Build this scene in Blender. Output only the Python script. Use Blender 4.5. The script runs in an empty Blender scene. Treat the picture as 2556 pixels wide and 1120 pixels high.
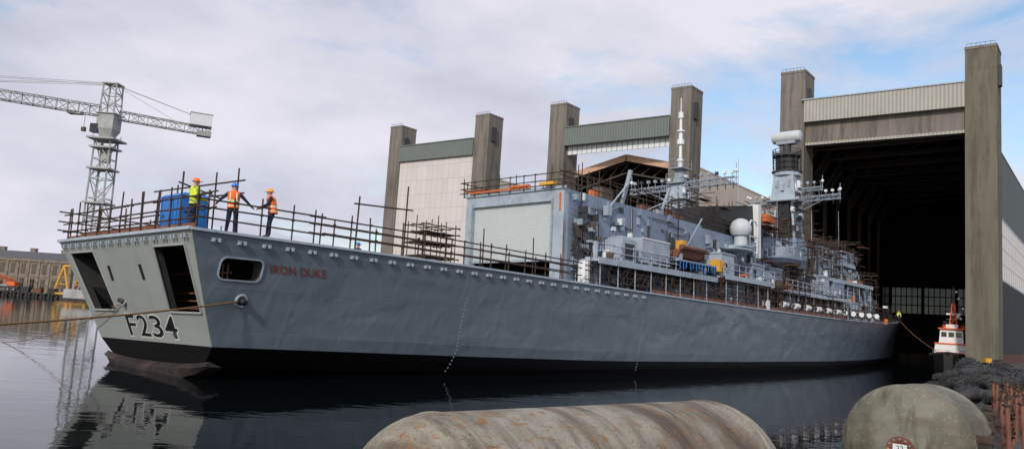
import bpy, bmesh, math, random
import numpy as np
from mathutils import Matrix, Vector
random.seed(7)
V=Vector
scene=bpy.context.scene
COL=scene.collection
# ------------------------------------------------------------ materials
def mat(name,c,rough=.6,metal=0.,var=.25,scale=1.,c2=None,c2amt=.0,c2scale=.6,bump=.0,bscale=6.,streak=False,wave=None,waveamt=.0,waveaxis='X',brick=None,spec=.5):
    m=bpy.data.materials.new(name);m.use_nodes=True
    nt=m.node_tree;N=nt.nodes;L=nt.links;b=N['Principled BSDF']
    b.inputs['Roughness'].default_value=rough;b.inputs['Metallic'].default_value=metal
    b.inputs['Specular IOR Level'].default_value=spec
    tc=N.new('ShaderNodeTexCoord');mp=N.new('ShaderNodeMapping');L.new(tc.outputs['Object'],mp.inputs[0])
    if streak:mp.inputs['Scale'].default_value=(1,1,.12)
    n1=N.new('ShaderNodeTexNoise');n1.inputs['Scale'].default_value=scale;n1.inputs['Detail'].default_value=8;n1.inputs['Roughness'].default_value=.65
    L.new(mp.outputs[0],n1.inputs['Vector'])
    r=N.new('ShaderNodeValToRGB');r.color_ramp.elements[0].position=.3;r.color_ramp.elements[1].position=.7
    lo=[max(0,x*(1-var)) for x in c];hi=[min(1,x*(1+var)) for x in c]
    r.color_ramp.elements[0].color=(*lo,1);r.color_ramp.elements[1].color=(*hi,1)
    L.new(n1.outputs['Fac'],r.inputs[0]);col=r.outputs[0]
    if c2:
        n2=N.new('ShaderNodeTexNoise');n2.inputs['Scale'].default_value=c2scale;n2.inputs['Detail'].default_value=10;n2.inputs['Roughness'].default_value=.7
        L.new(mp.outputs[0],n2.inputs['Vector'])
        r2=N.new('ShaderNodeValToRGB');r2.color_ramp.elements[0].position=1-c2amt-.08;r2.color_ramp.elements[1].position=min(1,1-c2amt+.08)
        r2.color_ramp.elements[0].color=(0,0,0,1);r2.color_ramp.elements[1].color=(1,1,1,1)
        L.new(n2.outputs['Fac'],r2.inputs[0])
        mx=N.new('ShaderNodeMixRGB');mx.inputs[2].default_value=(*c2,1);L.new(r2.outputs[0],mx.inputs[0]);L.new(col,mx.inputs[1]);col=mx.outputs[0]
    hgt=None
    if brick:
        bt=N.new('ShaderNodeTexBrick');bt.inputs['Scale'].default_value=1;bt.inputs['Brick Width'].default_value=brick[0];bt.inputs['Row Height'].default_value=brick[1];bt.inputs['Mortar Size'].default_value=brick[2];bt.offset=brick[3]
        c2v=brick[5] if len(brick)>5 else .86
        bt.inputs['Color1'].default_value=(1,1,1,1);bt.inputs['Color2'].default_value=(c2v,c2v,c2v,1);bt.inputs['Mortar'].default_value=(brick[4],)*3+(1,)
        mp2=N.new('ShaderNodeMapping');mp2.inputs['Rotation'].default_value=(math.radians(90),0,0);L.new(tc.outputs['Object'],mp2.inputs[0]);L.new(mp2.outputs[0],bt.inputs['Vector'])
        mu=N.new('ShaderNodeMixRGB');mu.blend_type='MULTIPLY';mu.inputs[0].default_value=1;L.new(col,mu.inputs[1]);L.new(bt.outputs['Color'],mu.inputs[2]);col=mu.outputs[0]
    if wave:
        w=N.new('ShaderNodeTexWave');w.bands_direction=waveaxis;w.inputs['Scale'].default_value=wave;L.new(tc.outputs['Object'],w.inputs['Vector'])
        rw=N.new('ShaderNodeValToRGB');rw.color_ramp.elements[0].color=(1-waveamt,)*3+(1,);rw.color_ramp.elements[1].color=(1,1,1,1);L.new(w.outputs['Fac'],rw.inputs[0])
        mu=N.new('ShaderNodeMixRGB');mu.blend_type='MULTIPLY';mu.inputs[0].default_value=1;L.new(col,mu.inputs[1]);L.new(rw.outputs[0],mu.inputs[2]);col=mu.outputs[0]
        hgt=w.outputs['Fac']
    L.new(col,b.inputs['Base Color'])
    if bump or hgt:
        bp=N.new('ShaderNodeBump');bp.inputs['Strength'].default_value=bump if bump else .4;bp.inputs['Distance'].default_value=.05
        if hgt is None:
            n3=N.new('ShaderNodeTexNoise');n3.inputs['Scale'].default_value=bscale;n3.inputs['Detail'].default_value=6;L.new(tc.outputs['Object'],n3.inputs['Vector']);hgt=n3.outputs['Fac']
        L.new(hgt,bp.inputs['Height']);L.new(bp.outputs[0],b.inputs['Normal'])
    return m
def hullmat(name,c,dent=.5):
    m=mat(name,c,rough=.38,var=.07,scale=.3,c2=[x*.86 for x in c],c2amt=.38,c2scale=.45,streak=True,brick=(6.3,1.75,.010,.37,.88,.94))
    nt=m.node_tree;N=nt.nodes;L=nt.links;b=N['Principled BSDF']
    tc=N.new('ShaderNodeTexCoord')
    def noise(sc,scale,det,dist=0.):
        mp=N.new('ShaderNodeMapping');mp.inputs['Scale'].default_value=sc;L.new(tc.outputs['Object'],mp.inputs[0])
        n=N.new('ShaderNodeTexNoise');n.inputs['Scale'].default_value=scale;n.inputs['Detail'].default_value=det;n.inputs['Distortion'].default_value=dist;L.new(mp.outputs[0],n.inputs['Vector']);return n.outputs['Fac']
    n=noise((.28,.3,.5),1.,1.5,.4);nb=noise((1.1,.5,.7),1.,2.,.6)
    w2=N.new('ShaderNodeTexBrick');w2.offset=.37;w2.inputs['Brick Width'].default_value=6.3;w2.inputs['Row Height'].default_value=1.75;w2.inputs['Mortar Size'].default_value=.02;w2.inputs['Scale'].default_value=1;w2.inputs['Color1'].default_value=(0,0,0,1);w2.inputs['Color2'].default_value=(0,0,0,1);w2.inputs['Mortar'].default_value=(1,1,1,1)
    mp2=N.new('ShaderNodeMapping');mp2.inputs['Rotation'].default_value=(math.radians(90),0,0);L.new(tc.outputs['Object'],mp2.inputs[0]);L.new(mp2.outputs[0],w2.inputs['Vector'])
    a=N.new('ShaderNodeMath');a.operation='MULTIPLY_ADD';a.inputs[1].default_value=.36;L.new(nb,a.inputs[0]);L.new(n,a.inputs[2])
    a2=N.new('ShaderNodeMath');a2.operation='MULTIPLY_ADD';a2.inputs[1].default_value=.06;L.new(w2.outputs['Color'],a2.inputs[0]);L.new(a.outputs[0],a2.inputs[2])
    bp=N.new('ShaderNodeBump');bp.inputs['Strength'].default_value=dent;bp.inputs['Distance'].default_value=.26;L.new(a2.outputs[0],bp.inputs['Height']);L.new(bp.outputs[0],b.inputs['Normal'])
    return m
M_={}
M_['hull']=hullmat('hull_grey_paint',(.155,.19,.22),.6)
M_['transom']=hullmat('transom_pale_grey',(.37,.395,.375),.2)  # transom tone set lighter than the hull sides
M_['boot']=mat('boot_topping_black',(.005,.005,.006),rough=.65,var=.3,bump=.1,spec=.2)
M_['flap']=mat('weathered_brown_antifouling',(.016,.014,.013),rough=.7,var=.4,scale=1.2,c2=(.07,.042,.035),c2amt=.44,c2scale=.8,bump=.2)
M_['room']=mat('interior_steel_painted_shade',(.045,.045,.045),rough=.9)  # shade inside the stern openings is put into this dark colour
M_['deckm']=mat('deck_grey',(.10,.11,.11),rough=.8)
M_['sup']=mat('superstructure_grey_blue',(.215,.28,.375),rough=.5,var=.16,scale=.6,c2=(.175,.215,.27),c2amt=.42,c2scale=.9,brick=(3.1,2.4,.012,.5,.78,.90))
M_['supl']=mat('pale_grey_paint',(.36,.42,.48),rough=.5,var=.16,scale=1.,c2=(.25,.30,.35),c2amt=.40,c2scale=1.2)
M_['white']=mat('white_paint',(.74,.76,.76),rough=.45,var=.06,scale=2.)
M_['dome']=mat('grey_white_radome',(.52,.55,.57),rough=.5,var=.05,scale=2.)
M_['door']=mat('roller_door_slats',(.50,.54,.54),rough=.5,var=.04,wave=2.6,waveamt=.07,waveaxis='Z',bump=.15)
M_['black']=mat('black_paint',(.008,.008,.009),rough=.55,var=.4)
M_['dark']=mat('dark_steel',(.035,.035,.038),rough=.6,var=.4,scale=2)
M_['rust']=mat('rusty_scaffold_tube',(.060,.038,.027),rough=.65,metal=.3,var=.6,scale=3.)
M_['plank']=mat('red_brown_board',(.19,.075,.045),rough=.75,var=.35,scale=2.5)
M_['orange']=mat('orange_primer',(.60,.15,.04),rough=.7,var=.25,scale=4)
M_['yellow']=mat('yellow_paint',(.70,.36,.03),rough=.5,var=.2,scale=2)
M_['blue']=mat('blue_plastic',(.012,.16,.50),rough=.4,var=.12,scale=2)
M_['conc']=mat('stained_concrete',(.19,.17,.145),rough=.9,var=.26,scale=.5,c2=(.105,.092,.075),c2amt=.44,c2scale=.7,streak=True,bump=.3,bscale=2)
M_['olive']=mat('mossy_concrete',(.15,.14,.10),rough=.9,var=.22,scale=.5,c2=(.085,.08,.05),c2amt=.46,c2scale=.6,streak=True,bump=.3,bscale=2)
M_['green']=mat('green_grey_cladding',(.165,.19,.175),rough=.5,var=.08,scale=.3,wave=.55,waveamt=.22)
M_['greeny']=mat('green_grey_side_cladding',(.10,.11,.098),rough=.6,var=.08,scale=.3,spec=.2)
M_['beige']=mat('beige_cladding',(.42,.405,.35),rough=.55,var=.1,scale=.3,wave=.6,waveamt=.3)
M_['sidebeige']=mat('pale_side_cladding',(.66,.58,.50),rough=.7,var=.1,scale=.3)
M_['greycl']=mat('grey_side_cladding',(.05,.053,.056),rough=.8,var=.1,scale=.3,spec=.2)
M_['glaz']=mat('translucent_glazing',(.90,.80,.70),rough=.5,var=.06,scale=.3)
M_['halldoor']=mat('white_door_panels',(.66,.61,.57),rough=.55,var=.05,scale=.2,brick=(1.6,3.2,.05,0,.72,.93))
M_['salmon']=mat('primer_roof_steel',(.60,.38,.27),rough=.8,var=.2)
M_['steelb']=mat('brown_roof_steel',(.10,.075,.055),rough=.8,var=.3)
M_['truss']=mat('shade_darkened_truss_steel',(.10,.085,.07),rough=.95,var=.3,spec=.1)  # trusses coloured dark to stand in for shade inside the halls
M_['inner']=mat('hall_interior_painted_shade',(.010,.0095,.009),rough=.95,var=.3,scale=.3,spec=.1)  # near-black colour carries the gloom of the open halls
M_['brick']=mat('red_brick',(.14,.05,.035),rough=.9,brick=(.6,.25,.03,.5,.6))
M_['stone']=mat('weathered_stone',(.25,.205,.16),rough=.9,var=.3,scale=.8,c2=(.1,.085,.07),c2amt=.42,c2scale=.9)
M_['slate']=mat('slate_roof',(.09,.09,.10),rough=.8,var=.2)
M_['win']=mat('window_glass',(.02,.025,.03),rough=.15,var=.2)
M_['quay']=mat('quay_concrete',(.075,.066,.056),rough=.9,var=.4,scale=.6,c2=(.03,.026,.022),c2amt=.48,bump=.4)
M_['land']=mat('land',(.08,.075,.06),rough=.95)
M_['crane']=mat('crane_grey_paint',(.36,.37,.36),rough=.6,var=.25,scale=.5)
M_['navy']=mat('navy_cloth',(.012,.02,.05),rough=.9,var=.3,scale=8,bump=.4,bscale=12)
M_['skin']=mat('skin',(.50,.27,.19),rough=.55,var=.1)
M_['hivo']=mat('orange_high_visibility_cloth',(.95,.15,.02),rough=.7,var=.12,scale=9,bump=.3,bscale=14)
M_['hivy']=mat('yellow_high_visibility_cloth',(.70,.88,.04),rough=.7,var=.1,scale=9,bump=.3,bscale=14)
M_['refl']=mat('reflective_tape',(.70,.74,.45),rough=.35,var=.05)
M_['helo']=mat('orange_helmet_plastic',(.95,.20,.01),rough=.35,var=.04)
M_['hely']=mat('amber_helmet_plastic',(.95,.34,.02),rough=.35,var=.04)
M_['helb']=mat('blue_helmet_plastic',(.01,.24,.70),rough=.35,var=.04)
M_['rubber']=mat('black_rubber',(.028,.028,.029),rough=.7,var=.5,scale=5,c2=(.06,.055,.05),c2amt=.38,c2scale=4,bump=.4)
M_['rope']=mat('manila_rope',(.20,.115,.05),rough=.9,var=.3,scale=20,bump=.5,bscale=40)
M_['letter']=mat('rust_red_lettering',(.21,.045,.025),rough=.6,var=.15)
M_['letterk']=mat('black_lettering',(.008,.008,.01),rough=.5,var=.2)
M_['lettero']=mat('white_lettering_outline',(.66,.68,.66),rough=.5,var=.05)
M_['red']=mat('red_paint',(.42,.06,.025),rough=.55,var=.25)
M_['ored']=mat('faded_orange_red_paint',(.40,.10,.03),rough=.65,var=.35,scale=1.5)
M_['tugred']=mat('bright_orange_red_paint',(.75,.13,.03),rough=.5,var=.15,scale=1.5)
M_['fit']=mat('fitting_grey',(.28,.325,.37),rough=.5,var=.28,scale=3)
M_['timber']=mat('dark_tarred_timber',(.035,.027,.02),rough=.85,var=.4,scale=3,bump=.4)
m=bpy.data.materials.new('dirty_end_glass');m.use_nodes=True;N=m.node_tree.nodes;L=m.node_tree.links
tr=N.new('ShaderNodeBsdfTransparent');mxs=N.new('ShaderNodeMixShader');mxs.inputs[0].default_value=.80;N['Principled BSDF'].inputs['Base Color'].default_value=(.05,.05,.05,1)
L.new(tr.outputs[0],mxs.inputs[1]);L.new(N['Principled BSDF'].outputs[0],mxs.inputs[2]);L.new(mxs.outputs[0],N['Material Output'].inputs[0]);M_['endglass']=m
def tankmat(name,base,layers):
    m=mat(name,base,rough=.62,var=.14,scale=1.2,bump=.12,bscale=18)
    nt=m.node_tree;N=nt.nodes;L=nt.links;b=N['Principled BSDF']
    src=b.inputs['Base Color'].links[0].from_socket
    tc=N.new('ShaderNodeTexCoord')
    for sc,scale,p0,p1,col,amt in layers:
        mp=N.new('ShaderNodeMapping');mp.inputs['Scale'].default_value=sc;mp.inputs['Location'].default_value=(scale*1.7,p0*9,3);L.new(tc.outputs['Object'],mp.inputs[0])
        n=N.new('ShaderNodeTexNoise');n.inputs['Scale'].default_value=scale;n.inputs['Detail'].default_value=14;n.inputs['Roughness'].default_value=.62;n.inputs['Distortion'].default_value=.35
        L.new(mp.outputs[0],n.inputs['Vector']);r=N.new('ShaderNodeValToRGB');r.color_ramp.elements[0].position=p0;r.color_ramp.elements[1].position=p1;r.color_ramp.elements[1].color=(amt,amt,amt,1);L.new(n.outputs['Fac'],r.inputs[0])
        mx=N.new('ShaderNodeMixRGB');mx.inputs[2].default_value=(*col,1);L.new(r.outputs[0],mx.inputs[0]);L.new(src,mx.inputs[1]);src=mx.outputs[0]
    L.new(src,b.inputs['Base Color']);return m
M_['tank']=tankmat('stained_rusty_tank_steel',(.30,.275,.215),[((.75,.22,.22),.8,.44,.56,(.095,.06,.028),.9),((1.2,.35,.35),1.5,.50,.62,(.06,.038,.02),.8),((1,1,1),.8,.48,.68,(.10,.085,.05),.65),((1,1,1),5.,.56,.64,(.24,.105,.02),.85),((1,1,1),22,.57,.66,(.05,.04,.025),.8)])
M_['tank2']=tankmat('lichen_grey_tank_steel',(.20,.195,.15),[((1,1,1),.9,.42,.60,(.09,.083,.055),.85),((.3,1,.3),2.5,.52,.64,(.06,.052,.038),.8),((1,1,1),20,.58,.65,(.20,.10,.03),.75),((1,1,1),9,.59,.66,(.28,.27,.22),.75)])
# ------------------------------------------------------------ mesh builder
class MB:
    def __init__(s):s.v=[];s.f=[];s.m=[];s.mats=[]
    def mi(s,k):
        if k not in s.mats:s.mats.append(k)
        return s.mats.index(k)
    def add(s,vs,fs,k):
        o=len(s.v);s.v.extend([tuple(x) for x in vs]);i=s.mi(k)
        for f in fs:s.f.append([o+j for j in f]);s.m.append(i)
    def box(s,c,d,k,M=None):
        x,y,z=[a/2 for a in d];vs=[V((sx*x,sy*y,sz*z)) for sx in(-1,1) for sy in(-1,1) for sz in(-1,1)]
        if M is not None:vs=[M@v for v in vs]
        vs=[v+V(c) for v in vs]
        s.add(vs,[(0,1,3,2),(4,6,7,5),(0,4,5,1),(2,3,7,6),(0,2,6,4),(1,5,7,3)],k)
    def ext(s,x0,x1,y0,y1,z0,z1,k):
        s.box(((x0+x1)/2,(y0+y1)/2,(z0+z1)/2),(abs(x1-x0),abs(y1-y0),abs(z1-z0)),k)
    def tube(s,p,q,r,k,n=6,r2=None):
        p=V(p);q=V(q);d=q-p
        if d.length<1e-6:return
        d.normalize();a=d.orthogonal().normalized();b=d.cross(a);r2=r if r2 is None else r2;vs=[]
        for P,R in((p,r),(q,r2)):
            for i in range(n):
                t=2*math.pi*i/n;vs.append(P+a*math.cos(t)*R+b*math.sin(t)*R)
        fs=[(i,(i+1)%n,n+(i+1)%n,n+i) for i in range(n)]+[tuple(range(n-1,-1,-1)),tuple(range(n,2*n))]
        s.add(vs,fs,k)
    def path(s,pts,r,k,n=6):
        pts=[V(p) for p in pts];vs=[];up=None
        for i,P in enumerate(pts):
            d=(pts[min(i+1,len(pts)-1)]-pts[max(i-1,0)]).normalized()
            a=d.orthogonal().normalized() if up is None else (up-d*up.dot(d)).normalized();up=a;b=d.cross(a)
            for j in range(n):
                t=2*math.pi*j/n;vs.append(P+a*math.cos(t)*r+b*math.sin(t)*r)
        fs=[]
        for i in range(len(pts)-1):
            for j in range(n):fs.append((i*n+j,i*n+(j+1)%n,(i+1)*n+(j+1)%n,(i+1)*n+j))
        s.add(vs,fs+[tuple(range(n-1,-1,-1)),tuple(range((len(pts)-1)*n,len(pts)*n))],k)
    def loft(s,rings,k,cap=True):
        n=len(rings[0]);vs=[p for r in rings for p in r];fs=[]
        for i in range(len(rings)-1):
            for j in range(n):fs.append((i*n+j,i*n+(j+1)%n,(i+1)*n+(j+1)%n,(i+1)*n+j))
        if cap:fs+=[tuple(range(n-1,-1,-1)),tuple(range((len(rings)-1)*n,len(rings)*n))]
        s.add(vs,fs,k)
    def prism(s,poly,e,k):
        poly=[V(p) for p in poly];e=V(e);n=len(poly)
        s.add(poly+[p+e for p in poly],[tuple(range(n-1,-1,-1)),tuple(range(n,2*n))]+[(i,(i+1)%n,n+(i+1)%n,n+i) for i in range(n)],k)
    def frust(s,c,a,b,h,k,off=(0,0)):
        x,y,z=c;A=[(x-a[0]/2,y-a[1]/2,z),(x+a[0]/2,y-a[1]/2,z),(x+a[0]/2,y+a[1]/2,z),(x-a[0]/2,y+a[1]/2,z)]
        x+=off[0];y+=off[1];B=[(x-b[0]/2,y-b[1]/2,z+h),(x+b[0]/2,y-b[1]/2,z+h),(x+b[0]/2,y+b[1]/2,z+h),(x-b[0]/2,y+b[1]/2,z+h)]
        s.loft([A,B],k)
    def rev(s,prof,k,n=24,M=Matrix()):
        rings=[[M@V((r*math.cos(2*math.pi*j/n),r*math.sin(2*math.pi*j/n),z)) for j in range(n)] for r,z in prof];s.loft(rings,k)
    def sph(s,c,r,k,n=16,m=10,z0=-1.,M=None):
        r=(r,r,r) if not hasattr(r,'__len__') else r;rings=[]
        a0=math.asin(z0);
        for i in range(m+1):
            a=a0+(math.pi/2*.995-a0)*i/m if i else a0+1e-3
            ring=[V((math.cos(a)*math.cos(2*math.pi*j/n)*r[0],math.cos(a)*math.sin(2*math.pi*j/n)*r[1],math.sin(a)*r[2])) for j in range(n)]
            if M is not None:ring=[M@p for p in ring]
            rings.append([p+V(c) for p in ring])
        s.loft(rings,k)
    def torus(s,c,R,r,k,M=Matrix(),n=24,m=8):
        vs=[];fs=[]
        for i in range(n):
            for j in range(m):
                a=2*math.pi*i/n;b=2*math.pi*j/m;vs.append(M@V(((R+r*math.cos(b))*math.cos(a),(R+r*math.cos(b))*math.sin(a),r*math.sin(b)))+V(c))
        for i in range(n):
            for j in range(m):fs.append((i*m+j,((i+1)%n)*m+j,((i+1)%n)*m+(j+1)%m,i*m+(j+1)%m))
        s.add(vs,fs,k)
    def lattice(s,p,q,w,r,k,step=None,w2=None,side=V((0,0,1)),rd=None):
        p=V(p);q=V(q);d=(q-p);L=d.length;d.normalize();a=d.cross(side).normalized();b=a.cross(d).normalized();w2=w if w2 is None else w2
        n=max(1,round(L/(step or w)));cs=[(-1,-1),(1,-1),(1,1),(-1,1)];rd=rd or r*.55
        def P(i,c):
            t=i/n;ww=(w*(1-t)+w2*t)/2;return p+d*L*t+a*c[0]*ww+b*c[1]*ww
        for c in cs:s.tube(P(0,c),P(n,c),r,k,5)
        for i in range(n):
            for j in range(4):
                c,e=cs[j],cs[(j+1)%4]
                s.tube(P(i,c) if (i+j)%2 else P(i,e),P(i+1,e) if (i+j)%2 else P(i+1,c),rd,k,4)
                s.tube(P(i,c),P(i,e),rd,k,4)
    def make(s,name,parent=None,smooth=False,label=None,category=None,group=None,kind=None,loc=None,rot=None,autos=None):
        me=bpy.data.meshes.new(name);me.from_pydata(s.v,[],s.f)
        for k in s.mats:me.materials.append(M_[k])
        me.polygons.foreach_set('material_index',s.m)
        bm=bmesh.new();bm.from_mesh(me);bmesh.ops.recalc_face_normals(bm,faces=bm.faces);bm.to_mesh(me);bm.free()
        if smooth:
            me.polygons.foreach_set('use_smooth',[True]*len(me.polygons))
            if autos:
                try:me.set_sharp_from_angle(angle=math.radians(autos))
                except Exception:pass
        o=bpy.data.objects.new(name,me);COL.objects.link(o);meta(o,label,category,group,kind)
        if parent:o.parent=parent
        if loc is not None:o.location=loc
        if rot is not None:o.rotation_euler=rot
        return o
def meta(o,label=None,category=None,group=None,kind=None):
    for k,v in(('label',label),('category',category),('group',group),('kind',kind)):
        if v:o[k]=v
def empty(name,M=None,label=None,category=None,group=None):
    o=bpy.data.objects.new(name,None);COL.objects.link(o);o.empty_display_size=.5
    if M is not None:o.matrix_world=M
    meta(o,label,category,group);return o
def dup(o,M,parent=None):
    n=o.copy();COL.objects.link(n)
    if parent:n.parent=parent
    n.matrix_basis=M;return n
def deps():return bpy.context.evaluated_depsgraph_get()
# ------------------------------------------------------------ camera
f,p,r,h=1951.7,.11644,.065599,3.2159
cp,sp=math.cos(p),math.sin(p);F=V((0,cp,sp));R0=V((1,0,0));U0=V((0,-sp,cp))
R=math.cos(r)*R0+math.sin(r)*U0;U=-math.sin(r)*R0+math.cos(r)*U0
cam=bpy.data.cameras.new('camera');co=bpy.data.objects.new('camera',cam);COL.objects.link(co)
cam.sensor_width=36;cam.lens=36*f/2556;cam.clip_end=6000;cam.clip_start=.1
co.matrix_world=Matrix(((R.x,U.x,-F.x,0),(R.y,U.y,-F.y,0),(R.z,U.z,-F.z,h),(0,0,0,1)))
scene.camera=co
# ------------------------------------------------------------ ship
TH=.7132
SM=Matrix.Translation((-18.029,35.956,-.08))@Matrix.Rotation(math.pi/2-TH,4,'Z')@Matrix.Rotation(-.0013,4,'Y')@Matrix.Rotation(-.02858,4,'X')
ship=empty('warship',SM,'grey naval frigate under refit, scaffolded decks, leaving the dock hall','ship')
WZ=-.4
Sx=np.array([0,15,30,50,75,95,112,124,131.]);fx=np.linspace(0,131,263)
def sm(a,k=9):
    y=np.interp(fx,Sx,a);yp=np.concatenate([2*y[0]-y[k:0:-1],y,2*y[-1]-y[-2:-k-2:-1]]);return np.convolve(yp,np.ones(2*k+1)/(2*k+1),'valid')
WD=sm([6.9,7.6,8.0,8.05,7.9,6.9,4.7,2.1,.04]);W1=sm([5.6,6.7,7.5,7.8,7.3,5.6,3.2,1.2,.04]);W0=sm([3.0,5.6,7.1,7.5,7.0,5.1,2.7,.9,.04]);WK=sm([1.2,4,5.5,6,5.5,3.5,1.5,.4,.03])
ZD=sm([5.8,5.65,5.38,5.15,5.05,5.25,5.75,6.35,6.7]);ZB=sm([1.0,.7,.45,.38,.35,.35,.4,.45,.5])
g=lambda A,s:float(np.interp(s,fx,A))
RK=.435
def zd(s):return g(ZD,s)
def wat(sn,z):
    Z=zd(sn)
    if z>=1:return g(W1,sn)+(g(WD,sn)-g(W1,sn))*((z-1)/(Z-1))**1.1
    if z>=-.4:return g(W0,sn)+(g(W1,sn)-g(W0,sn))*((z+.4)/1.4)**.6
    return g(WK,sn)+(g(W0,sn)-g(WK,sn))*max(0,(z+2.5)/2.1)**.6
def aft(z):return RK*(5.8-z) if z>=1 else RK*4.8+(1-z)*.35
def stem(z):return 131-(6.7-z)*.85
def sn_of(s,z):return 131*(s-aft(z))/(stem(z)-aft(z))
def hw(s,z):return max(.03,wat(max(0,min(131,sn_of(s,z))),z))
def hull():
    mb=MB();NU=132;rows=[-2.5,-1.4,-.4,-.1,.15,'b',.12,.28,.45,.62,.8,.92,1.0]
    rings=[]
    for i in range(NU+1):
        sn=131*i/NU;zz=[]
        for q in rows:
            if q=='b':zz.append(g(ZB,sn))
            elif isinstance(q,float) and q<=-.1:zz.append(q)
            elif q==.15:zz.append(-.1+(g(ZB,sn)+.1)*.45)
            else:zz.append(g(ZB,sn)+(zd(sn)-g(ZB,sn))*q)
        ring=[]
        for z in zz:
            w=max(.03,wat(sn,z));s=aft(z)+sn/131*(stem(z)-aft(z));ring.append((s,-w,z))
        ring+= [(a,-b,c) for a,b,c in ring[::-1]]
        rings.append(ring)
    n=len(rings[0]);nb=5
    for i in range(NU):
        for j in range(n):
            j2=(j+1)%n;jj=j if j<len(rows) else n-2-j
            k='deckm' if j==len(rows)-1 else ('boot' if (j==n-1 or jj<nb) else 'hull')
            mb.f.append([i*n+j,i*n+j2,(i+1)*n+j2,(i+1)*n+j]);mb.m.append(mb.mi(k))
    mb.v=[tuple(v) for r_ in rings for v in r_]
    for e in(0,NU):
        for j in range(len(rows)-1):
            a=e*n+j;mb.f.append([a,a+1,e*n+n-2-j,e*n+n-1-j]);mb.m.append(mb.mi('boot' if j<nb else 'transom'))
    return mb.make('hull',ship)
ho=hull()
def cut(o,cutters):
    for c in cutters:
        md=o.modifiers.new('b','BOOLEAN');md.operation='DIFFERENCE';md.solver='EXACT';md.object=c
        try:md.material_mode='TRANSFER'
        except Exception:pass
    me=bpy.data.meshes.new_from_object(o.evaluated_get(deps()));o.modifiers.clear();o.data=me
    for c in cutters:bpy.data.objects.remove(c)
cs=[]
mb=MB();tp=lambda z:aft(z)+.35
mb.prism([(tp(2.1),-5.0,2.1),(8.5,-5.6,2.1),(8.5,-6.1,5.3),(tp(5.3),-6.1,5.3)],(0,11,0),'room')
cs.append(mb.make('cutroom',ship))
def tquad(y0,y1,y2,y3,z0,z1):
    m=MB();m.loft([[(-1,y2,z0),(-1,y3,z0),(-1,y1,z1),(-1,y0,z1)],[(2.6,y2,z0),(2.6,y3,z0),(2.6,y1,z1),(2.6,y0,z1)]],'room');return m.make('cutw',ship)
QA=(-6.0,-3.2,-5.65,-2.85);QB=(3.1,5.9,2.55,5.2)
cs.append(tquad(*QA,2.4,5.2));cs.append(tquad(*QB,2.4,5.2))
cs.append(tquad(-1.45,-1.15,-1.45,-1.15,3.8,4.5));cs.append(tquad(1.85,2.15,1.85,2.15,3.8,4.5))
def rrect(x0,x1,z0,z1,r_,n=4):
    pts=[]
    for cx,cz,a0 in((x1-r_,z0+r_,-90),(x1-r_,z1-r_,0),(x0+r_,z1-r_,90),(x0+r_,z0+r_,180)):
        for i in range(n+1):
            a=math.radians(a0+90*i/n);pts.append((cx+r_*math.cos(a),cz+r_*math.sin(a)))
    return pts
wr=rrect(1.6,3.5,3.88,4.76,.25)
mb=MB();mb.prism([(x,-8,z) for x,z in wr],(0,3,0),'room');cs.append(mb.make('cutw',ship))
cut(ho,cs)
mb=MB();fo=rrect(1.54,3.56,3.82,4.82,.30)
mb.loft([[(x,-hw(x,z)+.02,z) for x,z in wr],[(x,-hw(x,z)-.05,z) for x,z in wr],[(x,-hw(x,z)-.05,z) for x,z in fo],[(x,-hw(x,z)+.02,z) for x,z in fo]],'supl',cap=False)
mb.make('window_frame',ship)
for (a,b,c,d) in(QA,QB):
    mb=MB()
    q=[V((aft(2.4)-.03,c,2.4)),V((aft(2.4)-.03,d,2.4)),V((aft(5.2)-.03,b,5.2)),V((aft(5.2)-.03,a,5.2))]
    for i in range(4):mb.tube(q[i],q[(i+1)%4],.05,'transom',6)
    mb.make('opening_frame',ship)
mb=MB();rings=[]
for i in range(15):
    u=-1+2*i/14;y=u*5.1;dz=.85*(1-abs(u)**2.2)**.7 if abs(u)<1 else 0
    rings.append([(2.3,y,.35-.25*(1-abs(u)**3)),(1.75+.35*abs(u)**3,y,.15-.3*dz),(1.8+.5*abs(u)**3,y,.12-.95*dz),(2.9,y,.1-1.0*dz)])
mb.loft(rings,'flap');mb.make('stern_flap',ship,smooth=True,autos=35)
mb=MB()
for sgn in(-1,1):
    A=[(s,sgn*hw(s,zd(s))) for s in np.linspace(0,131,90)]
    for i in range(89):
        (s0,y0),(s1,y1)=A[i],A[i+1];z0,z1=zd(s0),zd(s1)
        mb.loft([[(s0,y0,z0-.06),(s0,y0+sgn*.07,z0-.06),(s0,y0+sgn*.07,z0+.05),(s0,y0-sgn*.1,z0+.05)],[(s1,y1,z1-.06),(s1,y1+sgn*.07,z1-.06),(s1,y1+sgn*.07,z1+.05),(s1,y1-sgn*.1,z1+.05)]],'supl')
mb.box((-.03,0,5.82),(.14,13.8,.14),'supl')
mb.make('deck_edge',ship)
mb=MB();mb.box((0,0,0),(.10,.16,.16),'supl');mb.box((.26,0,0),(.10,.16,.16),'supl');mb.box((.13,.03,.06),(.42,.06,.04),'fit')
br=mb.make('net_bracket',ship);first=True
s=1.0
while s<34:
    z=zd(s)-.36;y=-hw(s,z)-.06
    if first:br.location=(s,y,z);first=False
    else:dup(br,Matrix.Translation((s,y,z)),ship)
    s+=1.15
for t in np.arange(-6.4,6.6,.9):dup(br,Matrix.Translation((aft(5.5)-.07,t,5.52))@Matrix.Rotation(math.pi/2,4,'Z'),ship)
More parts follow.
